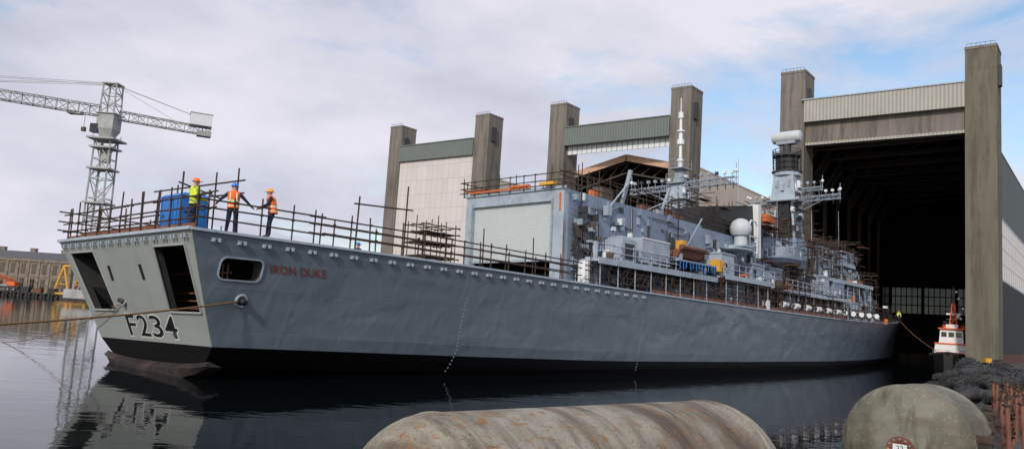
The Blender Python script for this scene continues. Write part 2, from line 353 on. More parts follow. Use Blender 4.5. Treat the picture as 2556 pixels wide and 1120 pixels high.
def text_mesh(txt,name,keym,w,hh,fn,parent,sp_=1.0,off=0.):
    cu=bpy.data.curves.new('t','FONT');cu.body=txt;cu.space_character=sp_;cu.offset=off;o=bpy.data.objects.new('t',cu);COL.objects.link(o)
    me=bpy.data.meshes.new_from_object(o.evaluated_get(deps()));bpy.data.objects.remove(o)
    bm=bmesh.new();bm.from_mesh(me)
    xs=[v.co.x for v in bm.verts];ys=[v.co.y for v in bm.verts];x0,x1,y0,y1=min(xs),max(xs),min(ys),max(ys)
    for v in bm.verts:v.co=V(fn((v.co.x-x0)/(x1-x0)*w,(v.co.y-y0)/(y1-y0)*hh))
    bm.to_mesh(me);bm.free();me.materials.clear();me.materials.append(M_[keym]);me.name=name
    ob=bpy.data.objects.new(name,me);COL.objects.link(ob);ob.parent=parent;return ob
# upright lettering: lean aft slightly so it stays square to the deck edge
text_mesh('IRON DUKE','ship_name','letter',2.85,.38,lambda x,y:(3.95+x-.12*y/.38,-hw(3.95+x,4.28+y)-.02,4.28+y),ship,1.12,.012)
tx=1.92
for ch,w_ in(('F',.9),('2',1.05),('3',1.05),('4',1.15)):
    text_mesh(ch,'pennant_number_outline','lettero',w_+.18,1.14,lambda x,y,t=tx+.09:(aft(1.16+y)-.012,t-x,1.16+y),ship,1.,.045)
    text_mesh(ch,'pennant_number','letterk',w_,.98,lambda x,y,t=tx:(aft(1.24+y)-.03,t-x,1.24+y),ship,1.,.006)
    tx-=w_+.26
text_mesh('F234','bow_number','letterk',4.5,1.3,lambda x,y:(112+x,-hw(112+x,2.3+y)-.03,2.3+y),ship,1.2,.0)
mb=MB()
for s0 in(15.9,33.6):
    for i in range(22):
        z=3.9-i*.2
        if z<-.3:break
        y=-hw(s0,z)-.012;mb.add([(s0-.05,y,z),(s0+.05,y,z),(s0+.05,y+.02,z-.09),(s0-.05,y+.02,z-.09)],[(0,1,2,3)],'supl')
o=mb.make('draught_marks',ship);o['kind']='stuff'
def fairlead(c,M,r_):
    mb=MB();mb.torus((0,0,0),r_,r_*.26,'fit');mb.rev([(r_*.8,-.02),(r_*.6,-.06),(r_*.55,.3)],'black',16)  # black core stands in for the shaded hole in the ring
    o=mb.make('fairlead',ship,smooth=True);o.matrix_basis=Matrix.Translation(c)@M;return o
fl=(2.9,-hw(2.9,3.0)-.03,3.0);fairlead(fl,Matrix.Rotation(math.radians(90+12),4,'X'),.25)
fl2=(aft(2.8)-.03,1.5,2.8);fairlead(fl2,Matrix.Rotation(math.radians(-90+22),4,'Y'),.17)
# superstructure --------------------------------------------------
HS=26.2
TP,TS=-3.1,6.0
def sb(m,s0,s1,t0,t1,z0,z1,k):m.ext(s0,s1,-t1,-t0,z0,z1,k)
zt=11.9
mb=MB()
sb(mb,HS,HS+.5,TP,TP+.7,5.2,zt,'supl');sb(mb,HS,HS+.5,4.95,TS,5.2,zt,'supl');sb(mb,HS,HS+.5,TP+.7,4.95,11.1,zt,'supl')
sb(mb,HS+.5,46,TS-.3,TS,5.2,zt,'sup');sb(mb,HS+.5,46,TP,TP+.3,5.2,zt,'sup')
sb(mb,HS+.5,46,TP+.3,TS-.3,zt-.25,zt,'sup');sb(mb,45.7,46,TP+.3,TS-.3,5.1,zt-.25,'dark')
sb(mb,HS+.5,45.7,TP+.31,TP+.36,5.3,zt-.3,'dark');sb(mb,HS-.12,HS,TP-.2,TS+.2,zt-.02,zt+.16,'supl')
sb(mb,HS-.08,HS,TP+.55,TP+.7,7,11.3,'fit');sb(mb,HS-.08,HS,4.95,5.1,7,11.3,'fit')
for x in np.arange(28,46,2.0):sb(mb,x,x+.06,TS,TS+.05,9.2,zt-.05,'sup')
mb.make('hangar',ship)
mb=MB();sb(mb,HS+.25,HS+.35,TP+.7,4.95,7.15,11.1,'door');sb(mb,HS+.2,HS+.4,TP+.7,4.95,7.0,7.18,'supl')
mb.make('hangar_door',ship)
mb=MB();sb(mb,29,33,-2.3,-.5,5.45,6.3,'blue');sb(mb,30,31,0,2.5,5.45,6.5,'dark');sb(mb,28.6,29.2,2.8,4.0,5.45,6.2,'steelb');sb(mb,34,36,-2,3,5.45,6.8,'fit')
mb.make('hangar_stores',ship)
mb=MB()
sb(mb,46,57.5,-6.0,6.0,5.1,zt-.2,'sup')
sb(mb,57.5,68,-5.6,5.6,5.1,10.0,'sup');sb(mb,57.5,68,-4.4,4.4,10.0,13.2,'sup')
sb(mb,68,92,-6.2,6.2,5.1,9.6,'sup')
A=lambda s0,s1,w0,w1,z0,z1,k,rk=0.:mb.loft([[(s0,-w0,z0),(s1,-w0,z0),(s1,w0,z0),(s0,w0,z0)],[(s0,-w1,z1),(s1-rk,-w1,z1),(s1-rk,w1,z1),(s0,w1,z1)]],k)
A(70,90,6.0,5.6,9.6,12.3,'supl',.8);A(74,86,4.,3.6,12.3,14.2,'sup',.5);A(92,100,5.2,4.8,5.3,8.6,'sup',1.);A(100,106,3.4,3.0,5.5,7.4,'supl',1.)
mb.make('superstructure',ship)
rd2=random.Random(21)
for (s0,s1,t0,t1,z0,z1,k) in((58.2,61.5,5.6,7.0,7.5,9.3,'sup'),(62.5,65.2,5.6,6.9,5.2,7.6,'supl'),(66.4,69.5,4.4,6.4,10.0,12.2,'sup'),(70.5,74,6.2,7.4,7.4,9.5,'supl'),(76,79.5,6.2,7.3,7.4,9.2,'sup'),(82,86,6.2,7.2,5.1,7.2,'supl'),(72,76,5.6,6.9,9.7,11.6,'sup'),(78,81.,5.6,6.6,9.7,12.9,'supl'),(84,88.5,3.5,5.6,12.3,13.6,'sup'),(59,62,3.8,5.4,13.2,14.8,'sup'),(47.5,50.,6.0,7.2,7.65,9.6,'supl'),(53.5,56.,6.0,7.4,7.65,9.2,'sup'),(93,96,4.8,5.6,5.2,7.4,'supl'),(48,52,6.,7.3,5.2,7.2,'sup')):
    mb=MB();sb(mb,s0,s1,t0,t1,z0,z1,k);sb(mb,s0-.08,s1+.08,t0,t1+.08,z1,z1+.1,'supl')
    for i in range(5):
        a=rd2.uniform(s0,s1-.5);b=rd2.uniform(z0+.1,z1-.6);sb(mb,a,a+rd2.uniform(.2,.6),t1,t1+.06,b,b+rd2.uniform(.2,.55),rd2.choice(['dark','fit','white','dark']))
    mb.make('deckhouse',ship)
for nm_,it in(('side',range(9)),('front',range(8))):
    for i in it:
        mb=MB()
        if nm_=='side':s0=80+i*1.05;mb.ext(s0,s0+.75,-5.80,-5.68,11.2,11.8,'win')
        else:mb.ext(89.35,89.5,-5.2+i*1.35,-4.2+i*1.35,11.2,11.8,'win')
        mb.make('bridge_window',ship)
mb=MB();mb.loft([[(46.2,-5.75,zt-.2),(57.6,-5.75,zt-.2),(57.6,2,zt-.2),(46.2,2,zt-.2)],[(46.6,-5.6,13.7),(57.6,-5.6,15.4),(57.6,2,15.4),(46.6,2,13.7)]],'black')
mb.ext(58,66,-3.9,3.9,13.2,15.4,'black')
mb.ext(57.65,58.3,-6.15,-5.0,10,15.5,'white');mb.make('funnel',ship)
mb=MB()
for s0,s1,z,t1 in((27.5,45,7.2,8.0),(46.5,57,7.6,8.0),(61,80,7.3,7.9),(70,91,9.6,7.2)):
    sb(mb,s0,s1,5.9,t1,z-.14,z,'supl');sb(mb,s0,s1,t1,t1+.06,z-.3,z+.12,'supl')
    x=s0+.4
    while x<s1:
        mb.tube((x,-t1+.1,5.2 if z<9 else 7.3),(x,-t1+.1,z-.14),.05,'fit',5);mb.tube((x,-6.,z-1.0),(x,-t1+.3,z-.14),.045,'fit',4);x+=2.2
o=mb.make('side_gallery',ship)
mb=MB();rnd=random.Random(3)
def wallfit(s0,s1,t,z0,z1,n,big=.9):
    for i in range(n):
        s=rnd.uniform(s0,s1);z=rnd.uniform(z0,z1);w=rnd.uniform(.15,big);hh=rnd.uniform(.15,big*1.1);d=rnd.uniform(.08,.4)
        k=rnd.choice(['fit','supl','dark','sup','sup','fit','dark','white','steelb'])
        sb(mb,s,s+w,t,t+d,z,z+hh,k)
        if rnd.random()<.3:sb(mb,s+.05,s+w-.05,t+d,t+d+.02,z+.05,z+hh-.05,'fit')
    for i in range(n//2):
        s=rnd.uniform(s0,s1);z=rnd.uniform(z0,z1-.8)
        mb.tube((s,-t-.08,z),(s,-t-.08,z+rnd.uniform(.8,2.2)),.04,rnd.choice(['fit','dark','supl','rust']),5)
        s=rnd.uniform(s0,s1-2);z=rnd.uniform(z0,z1);mb.tube((s,-t-.1,z),(s+rnd.uniform(1,4),-t-.1,z),.035,rnd.choice(['fit','dark','steelb']),5)
wallfit(27,45,6.0,5.4,7.0,80,.7);wallfit(27,45,6.0,7.3,8.9,34);wallfit(46.5,57,6.0,5.3,7.2,50);wallfit(46.5,57,6.0,7.7,10.5,44,.8)
wallfit(58,68,5.6,5.3,9.5,80);wallfit(58,68,4.4,10,13,40);wallfit(68,91,6.2,5.2,9.3,150);wallfit(71,89,5.9,9.7,11.,50,.7);wallfit(92,99,5.1,5.4,8.2,40);wallfit(27.,44,6.0,9,11.5,22,.5)
for s0 in(28.2,33.5,41,48.5,54,62,72,79,86):sb(mb,s0,s0+.85,6.0,6.12 if s0<60 else 6.28,5.4,7.,'dark')
sb(mb,47.,47.9,6.0,7.25,8.0,9.0,'yellow')
for i in range(60):
    s=rnd.uniform(28,99);t=rnd.uniform(6.3,7.5) if s<78 else 6.3;z=rnd.choice([5.2,7.35,7.35,9.65 if 70<s<90 else 7.35])
    w=rnd.uniform(.25,.9);sb(mb,s,s+w,t,t+.5,z,z+rnd.uniform(.3,.9),rnd.choice(['orange','plank','dark','white','white','fit','steelb','orange','dark','plank']))
o=mb.make('wall_fittings',ship);o['kind']='stuff'
for i in range(11):
    s0=59.5+i*3.1;m=MB();m.tube((s0,-7.75,zd(s0)+.75),(s0+1.1,-7.75 if s0<78 else -7.1,zd(s0)+.75),.3,'white',10);m.box((s0+.55,-7.6 if s0<78 else -7.0,zd(s0)+.3),(.9,.5,.5),'fit');m.make('liferaft_canister',ship)
mb=MB()
sb(mb,HS-.07,HS-.0,5.62,5.74,10.4,11.6,'orange');mb.tube((HS-.1,-6.1,5.6),(HS-.1,-6.1,9.7),.04,'plank')
for i in range(40):
    s=26.6+rnd.random()*3.4;z=5.9+rnd.random()*4.6;w=rnd.uniform(.15,.45);sb(mb,s,s+w,6.0,6.0+rnd.uniform(.15,.7),z,z+rnd.uniform(.15,.5),rnd.choice(['dark','fit','white','supl','fit','steelb']))
for i in range(20):
    a=[(26.6+rnd.random()*3.4,-6.12-rnd.random()*.3,6+rnd.random()*4.5) for _ in range(2)];mb.path([a[0],((a[0][0]+a[1][0])/2,-6.6,min(a[0][2],a[1][2])-.3),a[1]],.035,'dark')
mb.tube((29.2,-6.5,5.5),(29.2,-6.5,8.6),.28,'supl',10);mb.tube((27.3,-7.0,5.4),(27.3,-7.0,7.0),.4,'white',10);mb.tube((28.3,-6.6,5.4),(28.3,-6.6,7.4),.3,'supl',10)
for z in np.arange(5.8,11.6,.35):mb.tube((26.9,-6.1,z),(27.3,-6.1,z),.02,'fit',4)
o=mb.make('corner_fittings',ship);o['kind']='stuff'
mb=MB();sb(mb,30.6,32.4,6.4,7.9,7.2,8.9,'supl');mb.frust((31.5,-7.15,8.9),(1.8,1.3),(1.2,.8),.25,'fit');sb(mb,30.9,32.1,7.9,7.93,7.5,8.6,'dark');mb.make('vent_cowl',ship)
mb=MB();sb(mb,33.2,37.2,6.4,7.9,7.5,9.3,'supl');sb(mb,33.2,37.2,7.9,7.94,7.5,7.62,'white');sb(mb,33.2,37.2,7.9,7.94,9.2,9.3,'white');sb(mb,33.6,36.8,7.2,7.6,7.2,7.5,'fit');mb.make('equipment_locker',ship)
mb=MB();mb.sph((0,0,0),1.0,'dome',24,14,-.6);mb.tube((0,0,-1.5),(0,0,-.6),.6,'dome',12);mb.box((0,.4,-1.6),(1.8,2.4,.15),'supl');mb.tube((0,-.6,-1.6),(0,.9,-3.2),.09,'supl');mb.make('satellite_dome',ship,smooth=True,loc=(52.4,-6.7,12.35),autos=40)
mb=MB();t=6.6
mb.path([(54.6,-t,10.5),(54.6,-t,13.1),(54.9,-t,13.5),(56.0,-t,13.5),(56.3,-t,13.1),(56.3,-t,10.5)],.08,'white')
for z in(12,11.2):mb.tube((54.6,-t,z),(56.3,-t,z),.06,'white')
mb.tube((54.6,-5.9,10.6),(54.6,-t,10.6),.06,'white');mb.tube((56.3,-5.9,10.6),(56.3,-t,10.6),.06,'white')
mb.make('davit_frame',ship)
mb=MB();
def ell(s,t,z,a,b,n=14):return [(s+a*math.cos(2*math.pi*i/n),-t+b*math.sin(2*math.pi*i/n),z) for i in range(n)]
mb.loft([ell(64,6.0,9.7,1.0,.5),ell(64,6.2,10.2,2.6,1.3),ell(64,6.3,10.6,3.2,1.5),ell(64,6.3,10.75,3.2,1.5)],'sup')
mb.box((63.,-6.4,11.3),(1.0,1.0,1.0),'supl');mb.tube((63,-6.4,11.7),(65.2,-6.8,12.0),.08,'fit');mb.box((65.2,-6.2,11.2),(.8,.7,.9),'fit')
for a in range(10):
    t_=a*math.pi/5;mb.tube((64+3.1*math.cos(t_),-6.3+1.4*math.sin(t_),10.7),(64+3.1*math.cos(t_),-6.3+1.4*math.sin(t_),11.7),.035,'fit',4)
    t2_=t_+math.pi/5
    for z in(11.2,11.7):mb.tube((64+3.1*math.cos(t_),-6.3+1.4*math.sin(t_),z),(64+3.1*math.cos(t2_),-6.3+1.4*math.sin(t2_),z),.03,'fit',4)
mb.make('gun_sponson',ship)
mb=MB();mb.loft([ell(51.5,7.0,10.1,.4,.3),ell(51.5,7.0,10.25,2.2,1.0),ell(51.5,7.0,10.4,2.2,1.0)],'supl');mb.tube((51.5,-5.9,9.2),(51.5,-7,10.1),.12,'supl');mb.make('antenna_platform',ship)
# mainmast
mb=MB();ms=53.2
mb.frust((ms,0,11.6),(2.8,2.5),(1.4,1.2),5.6,'supl');mb.frust((ms,0,17.2),(1.2,1.1),(.6,.55),1.6,'fit')
mb.frust((ms,-.2,13.),(1.2,3.2),(1.2,2.8),.12,'fit')
for z,w in((14.3,3.0),(15.6,3.1),(17.3,2.2),(18.8,1.8)):
    mb.box((ms,0,z),(w,w-.3,.1),'fit')
    for a,b in((-1,-1),(1,-1),(1,1),(-1,1)):
        mb.tube((ms+a*w/2,b*(w-.3)/2,z),(ms+a*w/2,b*(w-.3)/2,z+.9),.03,'fit',4)
    for zz_ in(.45,.9):
        mb.tube((ms-w/2,-(w-.3)/2,z+zz_),(ms-w/2,(w-.3)/2,z+zz_),.025,'fit',4);mb.tube((ms-w/2,-(w-.3)/2,z+zz_),(ms+w/2,-(w-.3)/2,z+zz_),.025,'fit',4)
for z0,z1,r_ in((18.8,19.6,.22),(19.6,19.8,.34),(19.8,21.3,.16),(21.3,21.8,.36),(21.8,22.6,.2),(22.6,22.75,.38),(22.75,24.0,.14),(24.0,24.6,.26),(24.6,26.1,.05)):mb.tube((ms,0,z0),(ms,0,z1),r_,'white',10)
for i in range(44):
    z=12.2+rnd.random()*5.6;w=1.4-(z-11.6)*.11;mb.box((ms+rnd.choice([-1,0,1])*w*.65,rnd.choice([-1,1])*w*.75-.1,z),(rnd.uniform(.2,.5),rnd.uniform(.2,.5),rnd.uniform(.25,.6)),rnd.choice(['fit','white','dark','supl','dark']))
for i in range(12):mb.tube((ms+rnd.uniform(-1.,1.),rnd.uniform(-1.3,1.3),15.6),(ms+rnd.uniform(-1.,1.),rnd.uniform(-1.3,1.3),16.9),.04,rnd.choice(['supl','dark']),5)
for z in np.arange(12,18.6,.35):mb.tube((ms-.2,-1.3+(z-12)*.1,z),(ms+.2,-1.3+(z-12)*.1,z),.02,'dark',4)
mast=mb.make('aft_mast',ship,smooth=True,autos=35)
def yard(s,z,t0,t1,par,w=.5,k='fit'):
    m=MB();m.lattice((s,-t0,z),(s,-t1,z+.1),w,.055,k,.7)
    for t in np.arange(t0+.4,t1,.8):
        m.tube((s,-t,z),(s,-t,z+.9),.03,k,5);m.box((s,-t,z+.9),(.28,.28,.28),random.choice([k,'white','supl','dark']))
        if random.random()<.6:m.tube((s+.2,-t,z),(s+.2,-t,z-.7),.04,'dark',5)
    for t in(t0,t1):m.tube((s,-t,z-.3),(s,-t,z+1.7),.04,k,5);m.sph((s,-t,z+1.),.2,'white',8,5)
    tc=t0 if abs(t0)<abs(t1) else t1;to=t1 if tc==t0 else t0;m.tube((s,-tc,z-1.6),(s,-(tc+to*2)/3,z-.1),.05,k,5)
    m.make('yardarm',par)
yard(ms,16.9,-5.6,-.3,mast);yard(ms,17.1,.3,5.9,mast,.6)
# foremast
mb=MB();fs=81
for a,b in((-1,-1),(1,-1),(1,1),(-1,1)):mb.tube((fs+a*1.9,b*1.8,11),(fs+a*1.0,b*.95,19.5),.17,'supl',6)
mb.frust((fs+.4,0,12.0),(3.0,3.0),(1.9,1.9),7.6,'sup')
mb.frust((fs-.6,0,13.0),(2.4,2.2),(1.5,1.5),6.4,'black')
mb.box((fs,0,19.7),(4.0,4.0,.15),'fit');mb.frust((fs,0,19.8),(3.1,3.1),(2.5,2.5),3.2,'supl')
mb.tube((fs,0,23.0),(fs,0,23.5),1.7,'supl',14);mb.tube((fs,0,23.5),(fs,0,25.5),1.35,'black',12);mb.tube((fs,0,25.5),(fs,0,25.8),1.8,'dark',14);mb.tube((fs,0,23.5),(fs,0,23.6),1.9,'dark',14)
for i in range(12):
    a=i*math.pi/6;b=a+math.pi/6;mb.tube((fs+1.7*math.cos(a),1.7*math.sin(a),23.4),(fs+1.75*math.cos(a),1.75*math.sin(a),26.4),.05,'dark',4)
    for z in(24.2,24.9,26.0,26.4):mb.tube((fs+1.72*math.cos(a),1.72*math.sin(a),z),(fs+1.72*math.cos(b),1.72*math.sin(b),z),.045,'dark',4)
    mb.box((fs+1.5*math.cos(a),1.5*math.sin(a),21.4+.5*(i%2)),(.4,.4,.9),rnd.choice(['supl','fit','white','dark']))
for i in range(26):mb.box((fs+rnd.uniform(-1.8,1.8),rnd.uniform(-2.,-1.2),rnd.uniform(13,20.6)),(.4,.4,.6),rnd.choice(['supl','fit','white','dark']))
fmast=mb.make('fore_mast',ship)
yard(fs,19.7,-5.2,-1.2,fmast,.5);yard(fs,19.9,1.2,6.5,fmast,.55);yard(fs+.6,21.2,1.2,4.2,fmast,.4)
mb=MB();mb.tube((fs,0,26.0),(fs,0,27.2),.5,'dark',10)
mb.rev([(.5,-1.85),(.68,-1.75),(.76,-1.5),(.78,0),(.76,1.5),(.68,1.75),(.5,1.85)],'dome',16,Matrix.Translation((fs,0,28.1))@Matrix.Rotation(math.radians(90),4,'X'))
mb.box((fs,0,27.35),(1.1,2.4,.4),'fit');mb.make('radar_antenna',fmast,smooth=True,autos=40)
for s,t,z,hh in((60,3,16,5),(66.5,4.5,13,5),(88,4,12.3,7),(90,-4,12.3,6),(47,2,11.8,4),(95,2,8.5,5),(74,5.5,12.3,5)):
    mb=MB();mb.tube((s,-t,z-.2),(s,-t,z+hh),.05,'supl',5,.02);mb.tube((s,-t,z-.2),(s,-t,z+.5),.12,'fit',6);mb.make('whip_antenna',ship)
mb=MB();mb.tube((112,0,zd(112)),(112,0,zd(112)+1.0),1.5,'supl',12);mb.loft([[(109.8,-1.4,6.8),(113.6,-1.4,6.8),(113.6,1.4,6.8),(109.8,1.4,6.8)],[(110.4,-.9,8.6),(112.6,-.9,8.6),(112.6,.9,8.6),(110.4,.9,8.6)]],'supl');mb.tube((113,0,7.6),(118,0,8.3),.1,'supl',8);mb.make('gun_turret',ship)
mb=MB();mb.ext(96.5,104,-2.6,2.6,5.2,6.6,'sup');mb.make('missile_silo',ship)
mb=MB();mb.path([(43,-6.0,9.3),(43,-7.6,12.0)],.08,'supl');mb.make('boat_davit',ship)
mb=MB();mb.tube((39.2,-5.9,12),(39.2,-6.7,14.),.13,'supl',8);mb.tube((36.9,-5.9,11.9),(39.2,-6.7,13),.05,'supl');mb.tube((41.5,-5.9,11.9),(39.2,-6.7,13),.05,'supl');mb.make('boat_davit',ship)
mb=MB();mb.tube((33.5,-5.8,11.6),(33.5,-6.6,14.4),.17,'supl',8);mb.tube((31,-6.3,11.1),(33.5,-6.4,13.4),.07,'supl');mb.box((31,-6.3,11),(.5,.4,.7),'supl');mb.tube((31,-6.3,11),(33.5,-6,11.8),.06,'supl')
mb.make('boat_davit',ship)
mb=MB()
rings=[]
for i in range(9):
    u=i/8;w=.95*(1-max(0,u-.6)**2*5.);zlo=.0+.45*max(0,u-.6)*1.8;L_=u*5.4
    rings.append([(L_,-w,.75),(L_,-w*.7,zlo+.1),(L_,0,zlo-.1),(L_,w*.7,zlo+.1),(L_,w,.75),(L_,w*.6,.62),(L_,-w*.6,.62)])
mb.loft(rings,'plank');mb.path([(0,-.95,.8),(3.3,-.95,.8),(4.6,-.7,.85),(5.5,0,1.0),(4.6,.7,.85),(3.3,.95,.8),(0,.95,.8)],.2,'plank',8);mb.box((1.8,0,1.15),(.6,.6,.7),'yellow');mb.box((.2,0,1.1),(.4,.4,.9),'dark')
boat=mb.make('rescue_boat',None,smooth=True,autos=40,label='red-brown rescue boat stowed on cradle beside the ship side gallery',category='boat')
boat.matrix_world=SM@Matrix.Translation((38.3,-7.3,8.35))
mb=MB();mb.box((0,0,0),(6.4,1.9,.12),'fit')
for i in range(12):mb.tube((-3+i*.52,-.97,.0),(-3+i*.52+random.uniform(-.2,.2),-.98,-.4-random.random()*.3),.035,'blue',5)
for x in(-2.4,2.2):mb.box((x,0,.3),(.15,1.6,.5),'fit')
mb.make('boat_cradle',ship,loc=(41,-7.4,8.1))
# ------------------------------------------------------------ scaffolding
def T(s,t,z):return V((s,-t,z))
def run(mb,pts,z0,levels,step=1.4,hmin=1.3,hmax=2.0,r_=.038,k='rust',zf=None,jit=.04,rd=rnd):
    for (a,b) in zip(pts[:-1],pts[1:]):
        L=math.dist(a,b);n=max(1,round(L/step))
        zz=lambda u:(zf(a[0]+(b[0]-a[0])*u) if zf else z0)
        for i in range(n+1):
            u=max(0,min(1,(i+rd.uniform(-.18,.18))/n));s=a[0]+(b[0]-a[0])*u;t=a[1]+(b[1]-a[1])*u
            mb.tube(T(s,t,zz(u)),T(s+rd.uniform(-jit,jit),t+rd.uniform(-jit,jit),zz(u)+rd.uniform(hmin,hmax)),r_,k,5)
            for l in levels:
                if rd.random()<.8:mb.box(T(s,t+.03,zz(u)+l),(.11,.11,.09),k)
        for l in levels:
            ex=.3
            ua,ub=-ex/L,1+ex/L
            P=lambda u:T(a[0]+(b[0]-a[0])*u,a[1]+(b[1]-a[1])*u+.05,zz(max(0,min(1,u)))+l)
            m_=max(1,int(L/6))
            for j in range(m_):
                u0=ua+(ub-ua)*j/m_-.02;u1=ua+(ub-ua)*(j+1)/m_+.02
                p0,p1=P(u0),P(u1);p0.z+=rd.uniform(-jit,jit);p1.z+=rd.uniform(-jit,jit);mb.tube(p0,p1,r_,k,5)
def scaf(name,mb,label):
    o=mb.make(name,None,label=label,category='scaffolding');o.matrix_world=SM;return o
mb=MB();D0=5.85
run(mb,[(.25,6.75),(.25,-6.75)],D0,[.45,.9,1.35],1.25,1.45,2.1)
run(mb,[(1.6,5.2),(1.6,-6.4)],D0,[1.1,1.8],1.7,1.6,2.6)
run(mb,[(.25,-6.75),(9,-7.1)],D0,[.5,1.0,1.45],1.5,1.5,2.2,zf=lambda s:zd(s)+.05)
for t in(-3.6,-1.6,.2,2.2,4.2):mb.tube(T(3.4,t,D0),T(3.4,t,D0+3.1+rnd.uniform(-.2,.3)),.04,'rust')
for t0,z in((0,2.7),(0,2.1)):mb.tube(T(3.4,-4.2,D0+z+.2),T(3.4,4.8,D0+z),.04,'rust')
mb.tube(T(1.2,3.,D0+2.4),T(5.5,-1,D0+2.6),.04,'rust');mb.tube(T(.3,5.2,D0),T(.3,5.2,D0+2.5),.04,'rust')
mb.box((.33,0,5.98),(.05,13.4,.22),'plank')
mb.box((.9,2.2,6.2),(.05,8.5,.28),'plank')
scaf('scaffold_railing',mb,'brown scaffold tube railing with board around the stern deck')
mb=MB();zf=lambda s:zd(s)+.03
run(mb,[(.3,6.7),(6,6.95),(14,7.35),(25.5,7.7)],0,[.5,.95,1.3],1.55,1.3,1.75,zf=zf)
run(mb,[(7.5,6.2),(25,6.9)],0,[.7,1.15],2.4,1.2,1.6,zf=zf)
for s in(8.2,11.3):mb.tube(T(s,7.,5.6),T(s+.1,7.,5.7+(2.7 if s<9 else 3.7)),.045,'rust')
mb.tube(T(8.0,7,8.0),T(11.8,7,8.2),.04,'rust')
for s in(17,21.5):mb.tube(T(s,7.3,5.6),T(s,7.3,7.9),.04,'rust')
scaf('scaffold_railing',mb,'long brown scaffold tube railing along the flight deck edge')
mb=MB()
for s in(22.5,24,25.5):
    for t in(-5.3,-4.4,-3.4):mb.tube(T(s,t,5.5),T(s,t,9.6+rnd.random()),.038,'rust',5)
for z in(6.2,7.2,8.2,9.0,9.5):
    for t in(-5.3,-4.4,-3.4):mb.tube(T(22,t,z),T(26,t,z),.038,'rust',5)
    for s in(22.5,24,25.5):mb.tube(T(s,-5.7,z),T(s,-3.0,z),.038,'rust',5)
for z in(7.3,8.3,9.0):mb.box((24,4.4,z),(3.2,2.0,.07),'steelb')
scaf('scaffold_tower',mb,'small scaffold tower with boards beside the hangar')
mb=MB()
run(mb,[(HS-.2,TS+.1),(HS-.2,TP-.1)],zt,[.25,.6,1.1],1.1,1.1,1.7)
run(mb,[(HS,TS),(45,TS),(52,6.)],zt,[.4,.8,1.15],1.3,1.2,1.9);run(mb,[(HS,TP),(45,TP)],zt,[.5,1.0],1.7,1.1,1.9)
sb(mb,HS-.3,HS-.2,-2.6,3.2,zt+.2,zt+.32,'orange');sb(mb,HS-.5,HS-.1,4.2,5.4,zt+.25,zt+.45,'yellow');sb(mb,HS-.4,HS-.1,1.5,3.1,zt+.3,zt+.45,'orange');sb(mb,HS-.35,HS-.2,-3,-1,zt+.35,zt+.5,'plank')
for i in range(30):
    s=rnd.uniform(HS+2,45);t=rnd.uniform(-1,5.6);mb.tube(T(s,t,zt),T(s,t,zt+rnd.uniform(1,2.8)),.038,'rust',5)
for z in(1.4,2.2):mb.tube(T(30,3,zt+z),T(44,4.5,zt+z),.038,'rust',5)
for i in range(10):
    s=rnd.uniform(28,48);mb.box(T(s,rnd.uniform(2,5),zt+rnd.uniform(.2,.8)),(rnd.uniform(.6,2),rnd.uniform(.4,1),rnd.uniform(.1,.9)),rnd.choice(['plank','steelb','fit','orange']))
scaf('roof_scaffold',mb,'scaffold tube railing with boards on the hangar roof')
mb=MB();zf=lambda s:zd(s)+.02
run(mb,[(27,7.75),(45,7.85),(75,7.8),(92,7.0),(104,5.9)],0,[.35,.8,1.2],1.1,1.1,2.6,zf=zf,jit=.1)
run(mb,[(36,7.9),(60,8.0),(78,7.9)],0,[1.9,2.4],1.7,1.5,3.6,zf=zf,jit=.12)
run(mb,[(30,7.2),(60,7.3),(78,7.2),(98,6.0)],0,[1.0,1.7],1.5,1.4,3.0,zf=zf,jit=.15)
for s in np.arange(30,90,.8):
    if rnd.random()<.8:mb.tube(T(s,7.85 if s<78 else 7.2,zd(s)+rnd.uniform(.1,.8)),T(s+rnd.uniform(.8,2),7.85 if s<78 else 7.2,zd(s)+rnd.uniform(1.,2.2)),.033,'rust',4)
for s in np.arange(36,95,3.1):
    mb.box((s,-(7.88 if s<78 else 6.9),zd(s)+.2),(3.0,.05,.22),'plank')
    if rnd.random()<.6:mb.box((s,-(7.5 if s<78 else 6.6),zd(s)+1.9),(2.6,.7,.06),'plank')
run(mb,[(104,5.6),(118,3.4),(129,.9)],0,[.5,1.0],1.8,1.0,1.3,zf=zf)
run(mb,[(112,-4.5),(129,-.9)],0,[.5,1.0],1.8,1.0,1.3,zf=zf)
scaf('deck_scaffold',mb,'dense brown scaffold tubes and boards along the main deck edge')
mb=MB()
for (s0,s1,t0,t1,z0,z1,n) in((58,66,4.6,6.6,12.8,16.,70),(68,80,5.9,7.4,9.6,14,160),(74,92,3,6,12.3,15.4,170),(86,100,2,5.6,8.6,12.2,150),(77.5,84.5,-2.5,2.5,12.3,20,170),(46,56,3,6.,12.7,15.6,50),(51,55,-1.8,1.8,12,15.5,30),(58,70,6,7.8,7.5,10.3,120),(66,72,2,6,10,14.5,70)):
    for i in range(n):
        s,t,z=rnd.uniform(s0,s1),rnd.uniform(t0,t1),rnd.uniform(z0,z1);q=rnd.random()
        if q<.4:mb.tube(T(s,t,z0),T(s,t,z),.038,'rust',4)
        elif q<.75:mb.tube(T(s,t,z),T(min(s+rnd.uniform(1,4),s1+1),t,z),.038,'rust',4)
        elif q<.92:mb.tube(T(s,t0,z),T(s,t1+.3,z),.038,'rust',4)
        else:mb.box(T(s,t,z),(rnd.uniform(1,2.5),rnd.uniform(.4,1),.06),rnd.choice(['plank','steelb','rust']))
mb.box((61,-5.6,14.5),(2.2,1.0,.7),'orange');mb.box((60.5,-5.8,13.6),(4,1.6,.1),'plank')
